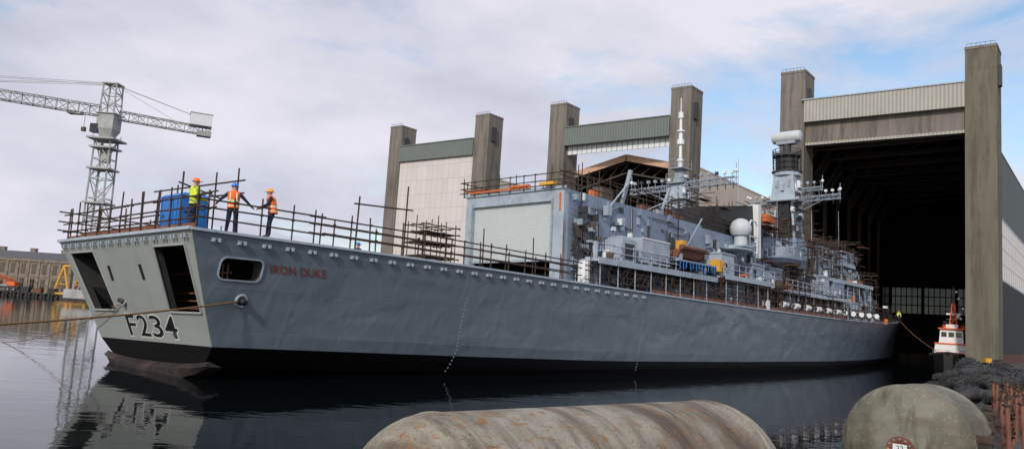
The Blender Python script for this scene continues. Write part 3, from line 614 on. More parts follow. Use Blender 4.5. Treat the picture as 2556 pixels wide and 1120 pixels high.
scaf('mast_scaffold',mb,'tangled brown scaffold tubes around the masts and bridge')
for pts,z in(([(70,5.9),(90,5.5)],12.35),([(46.5,8),(57,8)],7.65),([(61,7.8),(80,7.8)],7.35),([(92,5),(99,4.7)],8.7),([(28,8),(38,8)],7.25)):
    mb=MB();run(mb,pts,z,[.5,1.0],1.3,1.0,1.15,k='supl');mb.make('guard_rail',ship)
mb=MB()
for y in(-5.6,-5.2,-4.8,-4.2,-3.6,3.2,3.9,4.6,5.2):mb.tube((2.5,y,2.15),(2.5,y,4.6),.04,'plank')
for z in(2.6,2.95,3.3,4.2):mb.tube((2.45,-6,z),(2.45,5.6,z),.04,'plank')
mb.box((3.0,-4.9,2.6),(.5,1.2,.8),'steelb');mb.box((2.8,4,2.5),(.4,1.6,.5),'orange');mb.box((2.9,-3.6,2.5),(.3,.8,.5),'plank')
scaf('mooring_deck_scaffold',mb,'scaffold poles and gear inside the stern mooring deck')
# ------------------------------------------------------------ blue cabin
mb=MB();W=1.25
mb.box((0,0,.95),(W,2.1,1.8),'blue')
for i in range(6):mb.box((-W/2-.015,-.95+i*.38,.95),(.03,.06,1.75),'blue')
for i in range(3):mb.box((-.4+i*.4,-1.065,.95),(.06,.03,1.75),'blue')
mb.frust((0,0,1.86),(W+.1,2.24),(W*.85,2.),.14,'blue');mb.box((0,0,.03),(W+.1,2.2,.08),'fit')
cab=mb.make('site_cabin',None,label='blue plastic site cabin with ribbed walls on the stern deck',category='cabin')
cab.matrix_world=SM@Matrix.Translation((2.1,-1.9,5.85))
mb=MB();mb.box((-W/2-.05,.3,.95),(.03,.7,1.6),'blue');mb.box((-W/2-.08,.55,.95),(.04,.06,.15),'dark');mb.make('door',cab)
# ------------------------------------------------------------ people
def person(Mw,j,vest,helm,label):
    root=empty('person',Mw,label,'person')
    vs=[];ed=[];rad=[]
    def a(pos,r_,par=None):
        vs.append(V(pos));rad.append(r_)
        if par is not None:ed.append((par,len(vs)-1))
        return len(vs)-1
    pel=a(j['pel'],.155);sp1=a(j['sp'],.145,pel);ch=a(j['ch'],.175,sp1);nk=a(j['nk'],.065,ch);hd=a(j['hd'],.095,nk);tp_=a(V(j['hd'])+V((0,0,.11)),.075,hd)
    for sd in('L','R'):
        sh=a(j['sh'+sd],.085,ch);el=a(j['el'+sd],.055,sh);wr_=a(j['wr'+sd],.038,el)
        d=(V(j['wr'+sd])-V(j['el'+sd])).normalized();pm=a(V(j['wr'+sd])+d*.07,.038,wr_)
        lat=d.cross(V((0,0,1)));lat=lat.normalized() if lat.length>.1 else V((1,0,0))
        for i,(o_,l) in enumerate(((-.03,.065),(-.01,.08),(.01,.075),(.03,.06))):
            f1=a(V(j['wr'+sd])+d*(.09+l*.4)+lat*o_,.011,pm);a(V(j['wr'+sd])+d*(.09+l*.7)+lat*o_-V((0,0,.035)),.009,f1)
        a(V(j['wr'+sd])+d*.06+lat*.06*(1 if sd=='L' else -1),.012,pm)
        hp=a(j['hp'+sd],.115,pel);kn=a(j['kn'+sd],.085,hp);an=a(j['an'+sd],.06,kn);a(V(j['an'+sd])+V(j.get('toe',(0,.16,-.05))),.05,an)
    me=bpy.data.meshes.new('body');me.from_pydata([tuple(v) for v in vs],ed,[])
    o=bpy.data.objects.new('body',me);COL.objects.link(o)
    md=o.modifiers.new('s','SKIN');sv=me.skin_vertices[0].data
    for i,r_ in enumerate(rad):sv[i].radius=(r_,r_*(.78 if i in(1,2) else 1))
    sv[0].use_root=True
    sd_=o.modifiers.new('u','SUBSURF');sd_.levels=2;sd_.render_levels=2
    nm=bpy.data.meshes.new_from_object(o.evaluated_get(deps()));bpy.data.objects.remove(o)
    for k in('navy','skin','rubber'):nm.materials.append(M_[k])
    wr2=[(V(j['wrL']),V(j['elL'])),(V(j['wrR']),V(j['elR']))];nz=V(j['nk']).z
    for pl in nm.polygons:
        c=pl.center;mi=0
        if c.z>nz and (c-V(j['hd'])).length<.26:mi=1
        elif c.z<.13:mi=2
        else:
            for w_,e_ in wr2:
                if (c-w_).dot((w_-e_).normalized())>-.01 and (c-w_).length<.26:mi=1
        pl.material_index=mi;pl.use_smooth=True
    b=bpy.data.objects.new('body',nm);COL.objects.link(b);b.parent=root
    H=V(j['hd']);fd=V(j['face']).normalized();lt=V((fd.y,-fd.x,0))
    mb=MB()
    mb.sph(H+fd*.10+V((0,0,0)),(.018,.018,.026),'skin',8,5)
    for q in(-1,1):
        mb.sph(H+fd*.088+lt*q*.033+V((0,0,.03)),.012,'dark',6,4);mb.sph(H+lt*q*.092,(.02,.02,.035),'skin',8,5)
    mb.box(H+fd*.092+V((0,0,-.05)),(.04,.04,.008),'letter');o=mb.make('face',root,smooth=True)
    mb=MB();mb.sph(H+V((0,0,.055))-fd*.01,(.128,.128,.125),helm,20,8,0.);mb.rev([(.128,0),(.145,-.005),(.145,.006),(.128,.012)],helm,20,Matrix.Translation(H+V((0,0,.06))-fd*.01))
    mb.box(H+V((0,0,.06))+fd*.15,(.10,.10,.012),helm);mb.box(H+V((0,0,.17))-fd*.01,(.03,.18,.03),helm,Matrix.Rotation(math.atan2(-fd.x,fd.y),3,'Z'));mb.make('helmet',root,smooth=True,autos=40)
    mb=MB();sl=V(j['shL']);sr=V(j['shR']);ax=(sr-sl).normalized();ax.z=0;ax.normalize();fw=V((0,0,1)).cross(ax)
    pel_=V(j['pel']);chv=V(j['ch']);nkv=V(j['nk']);prof=[(-.12,.22,.17),(-.02,.21,.165),(.06,.21,.165),(.25,.21,.17),(.38,.21,.17),(.5,.22,.175),(.8,.235,.17),(.93,.21,.145),(1.,.11,.10)]
    rings=[];n=20
    for u,rx,ry in prof:
        c=pel_+(nkv-pel_)*u if u<.5 else (pel_.lerp(chv,min(1,u/.62)) if u<.62 else chv.lerp(nkv,(u-.62)/.38))
        rings.append([c+ax*rx*math.cos(2*math.pi*i/n)+fw*ry*math.sin(2*math.pi*i/n) for i in range(n)])
    for i in range(len(rings)-1):mb.loft([rings[i],rings[i+1]],'refl' if i in(1,3) else vest,cap=False)
    for q in(-1,1):
        c0=chv+ax*q*.11
        for fy in(-1,1):mb.loft([[c0+ax*.025+fw*fy*.177-V((0,0,.2)),c0-ax*.025+fw*fy*.177-V((0,0,.2)),c0-ax*.025+fw*fy*.173-V((0,0,.2)),c0+ax*.025+fw*fy*.173-V((0,0,.2))],[c0+ax*.025+fw*fy*.17+V((0,0,.1)),c0-ax*.025+fw*fy*.17+V((0,0,.1)),c0-ax*.025+fw*fy*.165+V((0,0,.1)),c0+ax*.025+fw*fy*.165+V((0,0,.1))]],'refl')
    mb.make('safety_vest',root,smooth=True,autos=50)
    if j.get('sleeves'):
        for sd in('L','R'):
            mb=MB()
            mb.tube(j['sh'+sd],j['el'+sd],.088,vest,10,.07);mb.tube(j['el'+sd],j['wr'+sd],.07,vest,10,.052)
            mb.tube(V(j['el'+sd]).lerp(V(j['wr'+sd]),.3),V(j['el'+sd]).lerp(V(j['wr'+sd]),.5),.072,'refl',10,.068)
            mb.make('sleeve',root,smooth=True,autos=50)
    return root
def base(**k):
    j=dict(pel=(0,0,.98),sp=(0,0,1.15),ch=(0,.0,1.36),nk=(0,.0,1.54),hd=(0,.02,1.66),face=(0,1,0),shL=(-.2,0,1.44),shR=(.2,0,1.44),elL=(-.26,-.02,1.16),elR=(.26,-.02,1.16),wrL=(-.25,.12,.93),wrR=(.25,.12,.93),hpL=(-.1,0,.9),hpR=(.1,0,.9),knL=(-.11,.03,.5),knR=(.11,.03,.5),anL=(-.12,0,.09),anR=(.12,0,.09));j.update(k);return j
def PM(s,t,z,yaw,sc=1.2):return SM@Matrix.Translation((s,-t,z))@Matrix.Rotation(yaw,4,'Z')@Matrix.Scale(sc,4)
person(PM(.62,5.7,5.86,math.radians(-125)),base(wrL=(-.12,.34,1.08),wrR=(.14,.34,1.08),elL=(-.27,.08,1.16),elR=(.27,.08,1.16),sleeves=1),'hivy','helo','person in yellow high-visibility jacket and orange helmet standing at railing')
person(PM(2.05,6.35,5.84,math.radians(-35)),base(elL=(-.42,.03,1.24),elR=(.42,.04,1.22),wrL=(-.60,.18,1.08),wrR=(.60,.2,1.06),knL=(-.13,.02,.5),knR=(.13,.02,.5),anL=(-.17,0,.09),anR=(.17,0,.09)),'hivo','helb','person in orange vest and blue helmet with arms spread on railing')
person(PM(3.7,6.72,5.82,math.radians(50)),base(pel=(0,-.05,.98),sp=(0,-.03,1.15),ch=(0,.03,1.36),nk=(0,.07,1.54),hd=(0,.11,1.65),elL=(-.27,.12,1.2),elR=(.3,.2,1.22),wrL=(-.2,.38,1.1),wrR=(.26,.45,1.12),shL=(-.2,.04,1.44),shR=(.2,.04,1.44),knR=(.12,.08,.5),anR=(.13,.12,.09)),'hivo','hely','person in orange vest and amber helmet leaning one hand on railing')
person(PM(9.8,5.2,4.55,math.radians(-90),1.),base(),'navy','helb','person in blue helmet and dark overalls beyond the deck edge')
person(PM(3.1,3.9,2.12,math.radians(90),1.),base(sleeves=1),'hivy','helo','person in yellow high-visibility jacket standing inside the mooring deck')
person(PM(121,2.6,6.2,math.radians(120),1.),base(sleeves=1),'hivy','helo','person in yellow high-visibility jacket standing near the bow')
# ------------------------------------------------------------ ropes
def rope(p0,p1,sag,r_,label,n=24):
    p0,p1=V(p0),V(p1);mb=MB();mb.path([p0.lerp(p1,i/n)-V((0,0,sag*4*(i/n)*(1-i/n))) for i in range(n+1)],r_,'rope',6);mb.make('mooring_rope',None,smooth=True,label=label,category='rope')
W_=lambda p:SM@V(p)
rope(W_(fl),(-17.5,22.5,1.68),.16,.038,'thick brown mooring rope running from the hull side fairlead')
rope(W_(fl2),(-31,49,-.42),.5,.022,'thin brown mooring rope slack from the stern fairlead to water')
rope(W_((128,-1.0,6.5)),(70.,121,1.0),1.0,.05,'tow line from the bow to the small tug')
# ------------------------------------------------------------ halls
ang=-.66391;hu=V((math.cos(ang),math.sin(ang),0));hn=V((-hu.y,hu.x,0));HO=V((-29.786,179.49,0))
HM=Matrix(((hu.x,hn.x,0,HO.x),(hu.y,hn.y,0,HO.y),(0,0,1,0),(0,0,0,1)))
def hall(u0,u1,idx,label):
    root=empty('dock_hall',HM@Matrix.Translation((u0,0,0)),label,'building')
    w=u1-u0
    for x0 in(0,w):
        pk='olive' if (idx==2 and x0>0) else 'conc'
        mb=MB();mb.ext(x0,x0+3.9,0,4.6,.5,44.9,pk);mb.ext(x0-.06,x0+3.96,-.06,4.66,44.9,45.3,'conc')
        mb.ext(x0+3.9,x0+4.3,1,2.2,39.5,42.5,'dark')
        for i in range(7):mb.tube((x0+.2+i*.58,0.1,45.3),(x0+.2+i*.58,.1,45.75),.03,'dark',4)
        mb.tube((x0+.2,.1,45.75),(x0+3.7,.1,45.75),.03,'dark',4)
        for z in np.arange(3,44,2.6):mb.ext(x0-.012,x0+3.912,-.012,4.61,z,z+.07,pk)
        mb.make('pillar',root)
    mb=MB();k='beige' if idx==2 else 'green'
    mb.ext(3.9-.0,w,-.35,3.4,36.6,40.1,k);mb.ext(3.9-.4 if idx==2 else 3.9,w,-.5,3.5,40.1,40.3,'supl' if idx==2 else 'green');mb.make('lintel',root)
    mb=MB();mb.ext(3.92,w-.02,.6,3.0,33.2,36.58,'steelb' if idx<2 else 'conc');mb.ext(3.92,w-.02,.5,.6,33.0,33.4,'beige' if idx==2 else 'green')
    if idx!=1:mb.make('header_beam',root)
    if idx==0:
        mb=MB();mb.ext(3.95,w-.05,.2,.45,1.2,36.55,'halldoor');mb.make('hall_door',root)
    if idx==1:
        mb=MB();mb.ext(3.92,w-.02,1.0,1.2,35.0,36.6,'white')  # white colour stands in for bright sky behind this shaded strip
        for i in range(20):mb.ext(4+i*1.1,4.1+i*1.1,.9,1.0,35.0,36.55,'fit')
        mb.make('clerestory',root)
    L=68 if idx==2 else 150;E=31.6 if idx==0 else (31.2 if idx==1 else 30.4);mid=(w+3.9)/2
    prof=[(0,E),(4.2,36.3),(w-.3,36.3),(w+3.9,E)] if idx==2 else [(0,E),(mid,34.6),(w+3.9,E)]
    mb=MB()
    sk='sidebeige'
    y0=4.7
    xo=w+3.895
    if idx<2:
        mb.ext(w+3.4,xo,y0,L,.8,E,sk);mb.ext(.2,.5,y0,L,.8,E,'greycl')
    else:
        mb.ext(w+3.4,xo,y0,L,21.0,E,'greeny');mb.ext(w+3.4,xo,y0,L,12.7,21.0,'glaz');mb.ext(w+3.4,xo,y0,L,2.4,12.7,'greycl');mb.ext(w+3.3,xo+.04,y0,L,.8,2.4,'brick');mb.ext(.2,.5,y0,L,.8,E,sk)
        mb.ext(w+3.38,xo+.02,y0,L,12.5,12.75,'supl');mb.ext(w+3.38,xo+.02,y0,L,20.9,21.25,'supl')
        for y in np.arange(y0+2.,L,3.):mb.ext(xo-.01,xo+.006,y,y+.25,12.75,20.9,'fit')
        for z in(14.8,16.9,18.9):mb.ext(xo-.01,xo+.005,y0,L,z,z+.12,'fit')
    mb.make('side_wall',root)
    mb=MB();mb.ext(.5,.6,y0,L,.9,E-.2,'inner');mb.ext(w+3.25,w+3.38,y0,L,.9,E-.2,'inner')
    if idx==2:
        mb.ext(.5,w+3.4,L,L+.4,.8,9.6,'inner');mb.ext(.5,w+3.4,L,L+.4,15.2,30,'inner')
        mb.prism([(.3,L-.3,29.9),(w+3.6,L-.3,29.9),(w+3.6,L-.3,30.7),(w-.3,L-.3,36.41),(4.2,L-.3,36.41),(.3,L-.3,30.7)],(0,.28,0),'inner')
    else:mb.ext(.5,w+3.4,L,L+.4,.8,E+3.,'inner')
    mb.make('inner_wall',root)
    if idx==2:
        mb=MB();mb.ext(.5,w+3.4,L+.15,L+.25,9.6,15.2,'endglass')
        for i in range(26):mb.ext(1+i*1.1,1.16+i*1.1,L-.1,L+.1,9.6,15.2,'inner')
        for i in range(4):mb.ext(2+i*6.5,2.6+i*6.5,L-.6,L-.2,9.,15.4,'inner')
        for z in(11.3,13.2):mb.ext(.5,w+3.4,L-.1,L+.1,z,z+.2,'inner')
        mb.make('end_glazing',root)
    mb=MB()
    for (xa,za),(xb,zb) in zip(prof[:-1],prof[1:]):
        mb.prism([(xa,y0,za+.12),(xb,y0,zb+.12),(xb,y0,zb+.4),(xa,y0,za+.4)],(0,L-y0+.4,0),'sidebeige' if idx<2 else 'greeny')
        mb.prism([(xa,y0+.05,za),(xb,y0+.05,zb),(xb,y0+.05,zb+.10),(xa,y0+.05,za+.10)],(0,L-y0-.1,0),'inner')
    mb.make('roof',root)
    if idx==1:
        mb=MB()
        for (xa,za),(xb,zb) in zip(prof[:-1],prof[1:]):mb.prism([(xa+.3,4.2,za-.9),(xb-.0,4.2,zb-.9),(xb-.0,4.2,zb+.35),(xa+.3,4.2,za+.35)],(0,.35,0),'salmon')
        mb.make('gable_fascia',root)
    def truss(y,k):
        mb=MB()
        for (xa,za),(xb,zb) in zip(prof[:-1],prof[1:]):
            xa=max(xa,.7);xb=min(xb,w+3.2)
            mb.prism([(xa,y,za-.9),(xb,y,zb-.9),(xb,y,zb-.2),(xa,y,za-.2)],(0,.4,0),k)
            mb.prism([(xa,y,za-3.1),(xb,y,zb-2.8),(xb,y,zb-2.5),(xa,y,za-2.8)],(0,.3,0),k)
            for q in range(6):
                u=q/6;x=xa+(xb-xa)*u;z=za-.9+(zb-za)*u;x2=xa+(xb-xa)*(u+1/6);z2=za-.9+(zb-za)*(u+1/6);mb.tube((x,y+.2,z-2.),(x2,y+.2,z2+.2),.13,k,4)
        for x in(.9,w+2.9):mb.ext(x-.3,x+.3,y,y+.5,.8,E-1,'truss')
        mb.make('roof_truss',root)
    for y in np.arange(6,L,8.):truss(y,'truss')
    return root
hall(0,26.1,0,'tall dock hall with closed pale panelled door and concrete pillars')
hall(45.6,71.8,1,'tall dock hall with open front and visible gabled roof trusses')
hall(91.3,117.4,2,'tall dock hall with dark open doorway and beige lintel')
mb=MB();mb.loft([[(-9,3,.8),(0,3,.8),(0,40,.8),(-9,40,.8)],[(-9,3,9),(0,3,18),(0,40,18),(-9,40,9)]],'greycl');mb.ext(-9.05,-8.9,3,40,3,5,'glaz')
o=mb.make('lean_to_shed',None,label='grey clad lean-to shed against the dock hall',category='building');o.matrix_world=HM
# quays -----------------------------------------------------------
def poly(name,pts,z,k,zb=-4):
    mb=MB();mb.prism([(x,y,zb) for x,y in pts],(0,0,z-zb),k);return mb.make(name,None,kind='structure')
h2=lambda u,n:tuple((HO+hu*u+hn*n).xy)
poly('quay',[(6,-60),(6,5),(9,14.5),(13,21),(18,29),(32,55),(61,100),h2(117.2,-3),h2(117.2,160),h2(420,160),(500,-60)],1.15,'quay')
poly('quay',[h2(95.3,-2),h2(95.3,160),h2(-600,160),(-600,240),(-62,240),h2(-25,-2)],.8,'quay')
mb=MB();mb.prism([(*h2(95.0,68),-4),(*h2(118,68),-4),(*h2(118,160),-4),(*h2(95,160),-4)],(0,0,4.9),'quay');mb.make('dock_head',None,kind='structure')
mb=MB();rn=random.Random(5)
N_=60
top=[];bot=[]
for i in range(N_+1):
    a=math.radians(-65+130*i/N_);d=1400;hgt=14+10*math.sin(i*.35)+rn.uniform(-3,3);top.append((d*math.sin(a),d*math.cos(a),hgt));bot.append((d*math.sin(a),d*math.cos(a),-2))
mb.v=[*bot,*top];
for i in range(N_):mb.f.append([i,i+1,N_+2+i,N_+1+i]);mb.m.append(mb.mi('land'))
mb.make('hills',None,kind='structure')
# tower crane -----------------------------------------------------
CD=180;cx=(255-1278)/1952*CD
cr=empty('tower_crane',Matrix.Translation((cx-1.5,CD,.8)),'grey lattice tower crane standing on the far quay','crane')
mb=MB();mb.lattice((0,0,0),(0,0,37),4.4,.22,'crane',4.4,3.6,side=V((0,1,0)),rd=.12);mb.box((0,0,1),(7,7,2),'crane')
for z in(12,22,30,35,37):mb.box((0,0,z),(5.2 if z<36 else 6.4,5.2 if z<36 else 6.4,.4),'crane')
for a in range(8):mb.tube((3.1*math.cos(a*.785),3.1*math.sin(a*.785),36.9),(3.1*math.cos(a*.785),3.1*math.sin(a*.785),38.1),.07,'crane',4)
mb.tube((-.6,-1,5),(-.6,-1,37),.12,'crane');mb.box((.2,0,33),(1.8,1.8,2.8),'crane')
for z in np.arange(4,36,2.4):mb.tube((-1,-1,z),(1,-1,z+2.4),.08,'crane',4)
mb.make('tower',cr)
jd=V((-.90,-.43,0)).normalized()
mb=MB();mb.frust((0,0,37.4),(2.2,2.2),(4.0,3.8),2.,'crane');mb.box((0,0,41.2),(3.9,3.9,3.6),'crane');mb.box((0,0,43.05),(4.6,4.6,.15),'crane');mb.box(jd*2.6+V((0,0,39.4)),(1.8,1.8,2.0),'win');mb.lattice((0,0,43.2),(0,0,50.2),3.4,.2,'crane',2.4,3.,side=V((0,1,0)));mb.box((0,0,50.3),(3.6,3.6,.3),'crane');mb.make('machinery_house',cr)
mb=MB();mb.lattice(jd*2+V((0,0,43.6)),jd*45+V((0,0,44.2)),2.3,.14,'crane',2.3,1.8,rd=.09);mb.tube(jd*5+V((0,0,42.6)),jd*5+V((0,0,39.2)),.05,'dark');mb.box(jd*5+V((0,0,38.8)),(.8,.8,1.),'steelb');mb.box(jd*7+V((0,0,42.3)),(3,1.6,.6),'crane');mb.make('jib',cr)
mb=MB();mb.lattice(-jd*2+V((0,0,43.2)),-jd*22.4+V((0,0,42.5)),2.0,.14,'crane',2.,1.8,rd=.09);mb.make('counter_jib',cr)
mb=MB();Rz=Matrix.Rotation(math.atan2(jd.y,jd.x),3,'Z');mb.box(-jd*19.8+V((0,0,44.9)),(5.0,4.0,2.8),'white',Rz);mb.box(-jd*19.8+V((0,0,46.4)),(5.2,4.2,.2),'crane',Rz);mb.box(-jd*20.8+V((0,0,41.8)),(3.2,2.4,1.3),'crane',Rz);mb.make('counterweight_hut',cr)
mb=MB()
for e,z in((18,46.),(45,45.4),(32,45.4)):
    q=jd*e if e>=32 else -jd*e
    for o_ in(-.8,.8):mb.tube(V((0,o_,50.4)),q+V((0,o_*.5,z)),.06,'crane',4)
mb.tube(V((0,0,50.4)),-jd*14+V((0,0,44)),.06,'crane',4);mb.make('tie_bars',cr)
# left shore ------------------------------------------------------
def stoneb(x0,x1,y,zb,ht,label):
    root=empty('stone_building',Matrix.Translation((x0,y,zb)),label,'building');w=x1-x0
    mb=MB();mb.ext(0,w,0,14,0,ht,'stone');mb.ext(-.3,w+.3,-.35,14,ht,ht+.7,'stone');mb.ext(-.1,w+.1,-.15,0,ht*.5,ht*.5+.4,'stone')
    n=int(w/3.2)
    for i in range(n+1):mb.ext(i*w/n-.3,i*w/n+.3,-.25,0,0,ht,'stone')
    mb.make('wall',root)
    mb=MB();mb.loft([[(-.3,-.3,ht+.7),(w+.3,-.3,ht+.7),(w+.3,14,ht+.7),(-.3,14,ht+.7)],[(2.5,3.5,ht+3.2),(w-2.5,3.5,ht+3.2),(w-2.5,10,ht+3.2),(2.5,10,ht+3.2)]],'slate')
    mb.make('roof',root)
    for x in(w*.2,w*.5,w*.8):m=MB();m.ext(x,x+1.6,5,6.5,ht+1.5,ht+4.2,'stone');m.ext(x-.1,x+1.7,4.9,6.6,ht+4.2,ht+4.4,'stone');m.make('chimney',root)
    wm=None
    for i in range(n):
        for zf_ in(.08,.57):
            M=Matrix.Translation(((i+.5)*w/n,-.06,ht*zf_+.3))
            if wm is None:
                m=MB();m.ext(-.65,.65,-.03,.06,0,ht*.33,'win');m.ext(-.78,.78,-.1,.06,ht*.33,ht*.33+.2,'stone');m.ext(-.04,.04,-.06,-.03,0,ht*.33,'stone');m.ext(-.65,.65,-.06,-.03,ht*.16,ht*.16+.08,'stone')
                wm=m.make('window',root);wm.matrix_basis=M
            else:dup(wm,M,root)
    return root
stoneb(-170,-137,246,.8,9.6,'old brown stone dockyard building with tall windows on the quay')
stoneb(-222,-174,250,.8,8.5,'long low brown stone dockyard building on the quay')
stoneb(-74,-60,262,.8,14.5,'distant stone building with parapet beyond the deck')
mb=MB()
for dx in(0,5.5):
    mb.tube((dx,0,0),(dx+2.4,0,8.8),.34,'yellow',8);mb.tube((dx+4.8,0,0),(dx+2.4,0,8.8),.34,'yellow',8);mb.tube((dx+.9,0,3.2),(dx+4,0,3.2),.14,'yellow')
mb.tube((2.4,0,8.8),(7.9,0,8.8),.3,'yellow',8);mb.box((5,0,.35),(11,2.0,.5),'yellow')
mb.make('yellow_gantry',None,label='yellow steel A-frame gantry standing on the far quay',category='gantry',loc=(-139,241.5,.8))
mc=empty('mobile_crane',Matrix.Translation((-153,240.6,.8)),'faded red mobile crane with tyres parked on the far quay','crane')
mb=MB();mb.box((0,0,1.2),(8.5,2.6,.6),'dark');mb.box((-3,0,2.2),(2.2,2.4,1.5),'tugred');mb.box((-4.0,0,2.4),(.3,2.0,.8),'win');mb.box((1.9,0,2.3),(2.6,2.3,1.2),'tugred');mb.box((0,-1.2,1.8),(2,.3,.5),'fit');mb.make('chassis',mc)
mb=MB();mb.lattice((2.5,0,3.2),(-4.6,0,5.0),.8,.13,'ored');mb.tube((2.5,0,2.8),(-1,0,3.9),.25,'ored',6);mb.make('boom',mc)
wm=None
for x in(-3.2,-1.4,1.4,3.2):
    M=Matrix.Translation((x,-1.3,.65))@Matrix.Rotation(math.pi/2,4,'X')
    if wm is None:
        m=MB();m.torus((0,0,0),.45,.2,'rubber',n=16,m=6);m.tube((0,0,-.15),(0,0,.15),.3,'fit',10);wm=m.make('wheel',mc);wm.matrix_basis=M
    else:dup(wm,M,mc)
rq=random.Random(4)
for i in range(9):
    x=-172+i*4.2+rq.uniform(-1,1)
    if -158<x<-148:continue
    m=MB();a,b,c=rq.uniform(1.5,3.5),rq.uniform(1.2,2),rq.uniform(.8,1.8);k=rq.choice(['steelb','plank','dark','ored'])
    m.frust((0,0,0),(a*.8,b*.8),(a,b),c,k);m.box((0,0,c+.03),(a+.1,b+.1,.1),'dark')
    m.make('waste_skip',None,label='steel skip container standing on the far quay edge',category='skip',group='skips along the far quay',loc=(x,241.2,.8))
def tyre(c,Rm,label,Rr=.42,rr=.17,grp='rubber tyre fenders'):
    m=MB();m.torus((0,0,0),Rr,rr,'rubber',n=22,m=8)
    for a in range(22):
        t=a*math.pi/11;m.box(((Rr+rr)*math.cos(t),(Rr+rr)*math.sin(t),0),(.05,.05,.22),'rubber',Matrix.Rotation(t,3,'Z'))
    o=m.make('tyre',None,smooth=True,autos=50,label=label,category='tyre',group=grp);o.matrix_world=Matrix.Translation(c)@Rm;return o
t0=tyre((-158,239.7,-.1),Matrix.Rotation(math.pi/2,4,'X'),'black rubber tyre fender hung on the far quay wall',.8,.35,'tyres along the far quay wall')
for i in range(9):dup(t0,Matrix.Translation((-155.8+i*2.3,239.7,-.1+.1*(i%2)))@Matrix.Rotation(math.pi/2,4,'X'))
# ------------------------------------------------------------ tug
tg=empty('tug_boat',Matrix.Translation((67.2,118,WZ+.25))@Matrix.Rotation(math.radians(-125),4,'Z'),'small red, white and black tug boat beside the bow','boat')
mb=MB();rings=[]
for i in range(11):
    u=i/10;w=2.9*math.sqrt(max(.02,1-((u-.45)/.56)**2))**.6 if u<.97 else .6;zt_=1.3+.8*u**3;x=-7+14*u
    rings.append([(x,-w,zt_),(x,-w*.85,-.9),(x,w*.85,-.9),(x,w,zt_)])
mb.loft(rings,'black');mb.path([(-7,-1.3,1.3),(-5,-2.5,1.3),(0,-3.,1.5),(4,-2.6,1.8),(7.1,0,2.2),(4,2.6,1.8),(0,3.,1.5),(-5,2.5,1.3),(-7,1.3,1.3)],.26,'rubber',8);mb.make('hull',tg)
mb=MB();mb.frust((.5,0,1.3),(7,4.4),(6.4,4.),2.2,'white');mb.frust((1.2,0,3.6),(3.6,3.2),(3.,2.9),2.1,'white');mb.box((1.2,0,5.75),(3.6,3.4,.2),'tugred');mb.box((.5,0,3.55),(6.6,4.2,.2),'tugred')
for q in(-1,1):
    mb.box((2,q*2.1,2.2),(.8,.1,1.3),'tugred');mb.box((-.8,q*2.1,2.5),(.5,.08,.5),'dark');mb.box((.6,q*2.1,2.5),(.5,.08,.5),'dark')
mb.box((3.9,0,1.9),(.6,3.4,.9),'tugred');mb.box((1.2,0,6.1),(1.6,1.6,.6),'white');mb.box((-3.2,0,1.8),(1.,2.6,1.),'tugred')
mb.make('wheelhouse',tg)
for q in(-1,1):
    for i in range(3):m=MB();m.box((.3+i*.9,q*1.56,4.9),(.65,.06,.7),'win');m.make('window',tg)
for x in(2.88,-.44):
    for i in range(3):m=MB();m.box((x,-.95+i*.95,4.9),(.06,.7,.7),'win');m.make('window',tg)
mb=MB();mb.tube((0,0,5.6),(0,0,12.2),.12,'dark',8,.06);mb.lattice((0,0,5.7),(0,0,9.6),1.1,.08,'tugred',.8,.3,side=V((0,1,0)));
for z,w in((7.2,2.),(8.7,2.6),(10.2,1.4),(11.2,.8)):mb.tube((0,-w/2,z),(0,w/2,z),.07,'dark',5);mb.box((0,w/2,z+.15),(.25,.25,.3),'white')
mb.box((0,0,8.),(.3,1.9,.25),'white');mb.sph((0,.6,7.6),.35,'white',8,5);mb.make('mast',tg)
for q in(-1,1):m=MB();m.tube((-1.8,q*1.2,3.5),(-1.8,q*1.2,6.8),.45,'tugred',10);m.tube((-1.8,q*1.2,6.4),(-1.8,q*1.2,7.0),.47,'black',10);m.make('funnel',tg)
for q in(-1,1):m=MB();m.torus((2.9,q*2.1,2.6),.35,.1,'orange',Matrix.Rotation(math.pi/2,3,'X'),14,6);m.make('lifebuoy',tg)
mb=MB()
for i in range(14):
    a=math.pi*2*i/14;mb.tube((6.2*math.cos(a),2.6*math.sin(a),1.4),(6.2*math.cos(a),2.6*math.sin(a),2.6),.06,'white',4);b=math.pi*2*(i+1)/14
    for z in(2.0,2.6):mb.tube((6.2*math.cos(a),2.6*math.sin(a),z),(6.2*math.cos(b),2.6*math.sin(b),z),.06,'white',4)
mb.make('guard_rail',tg)
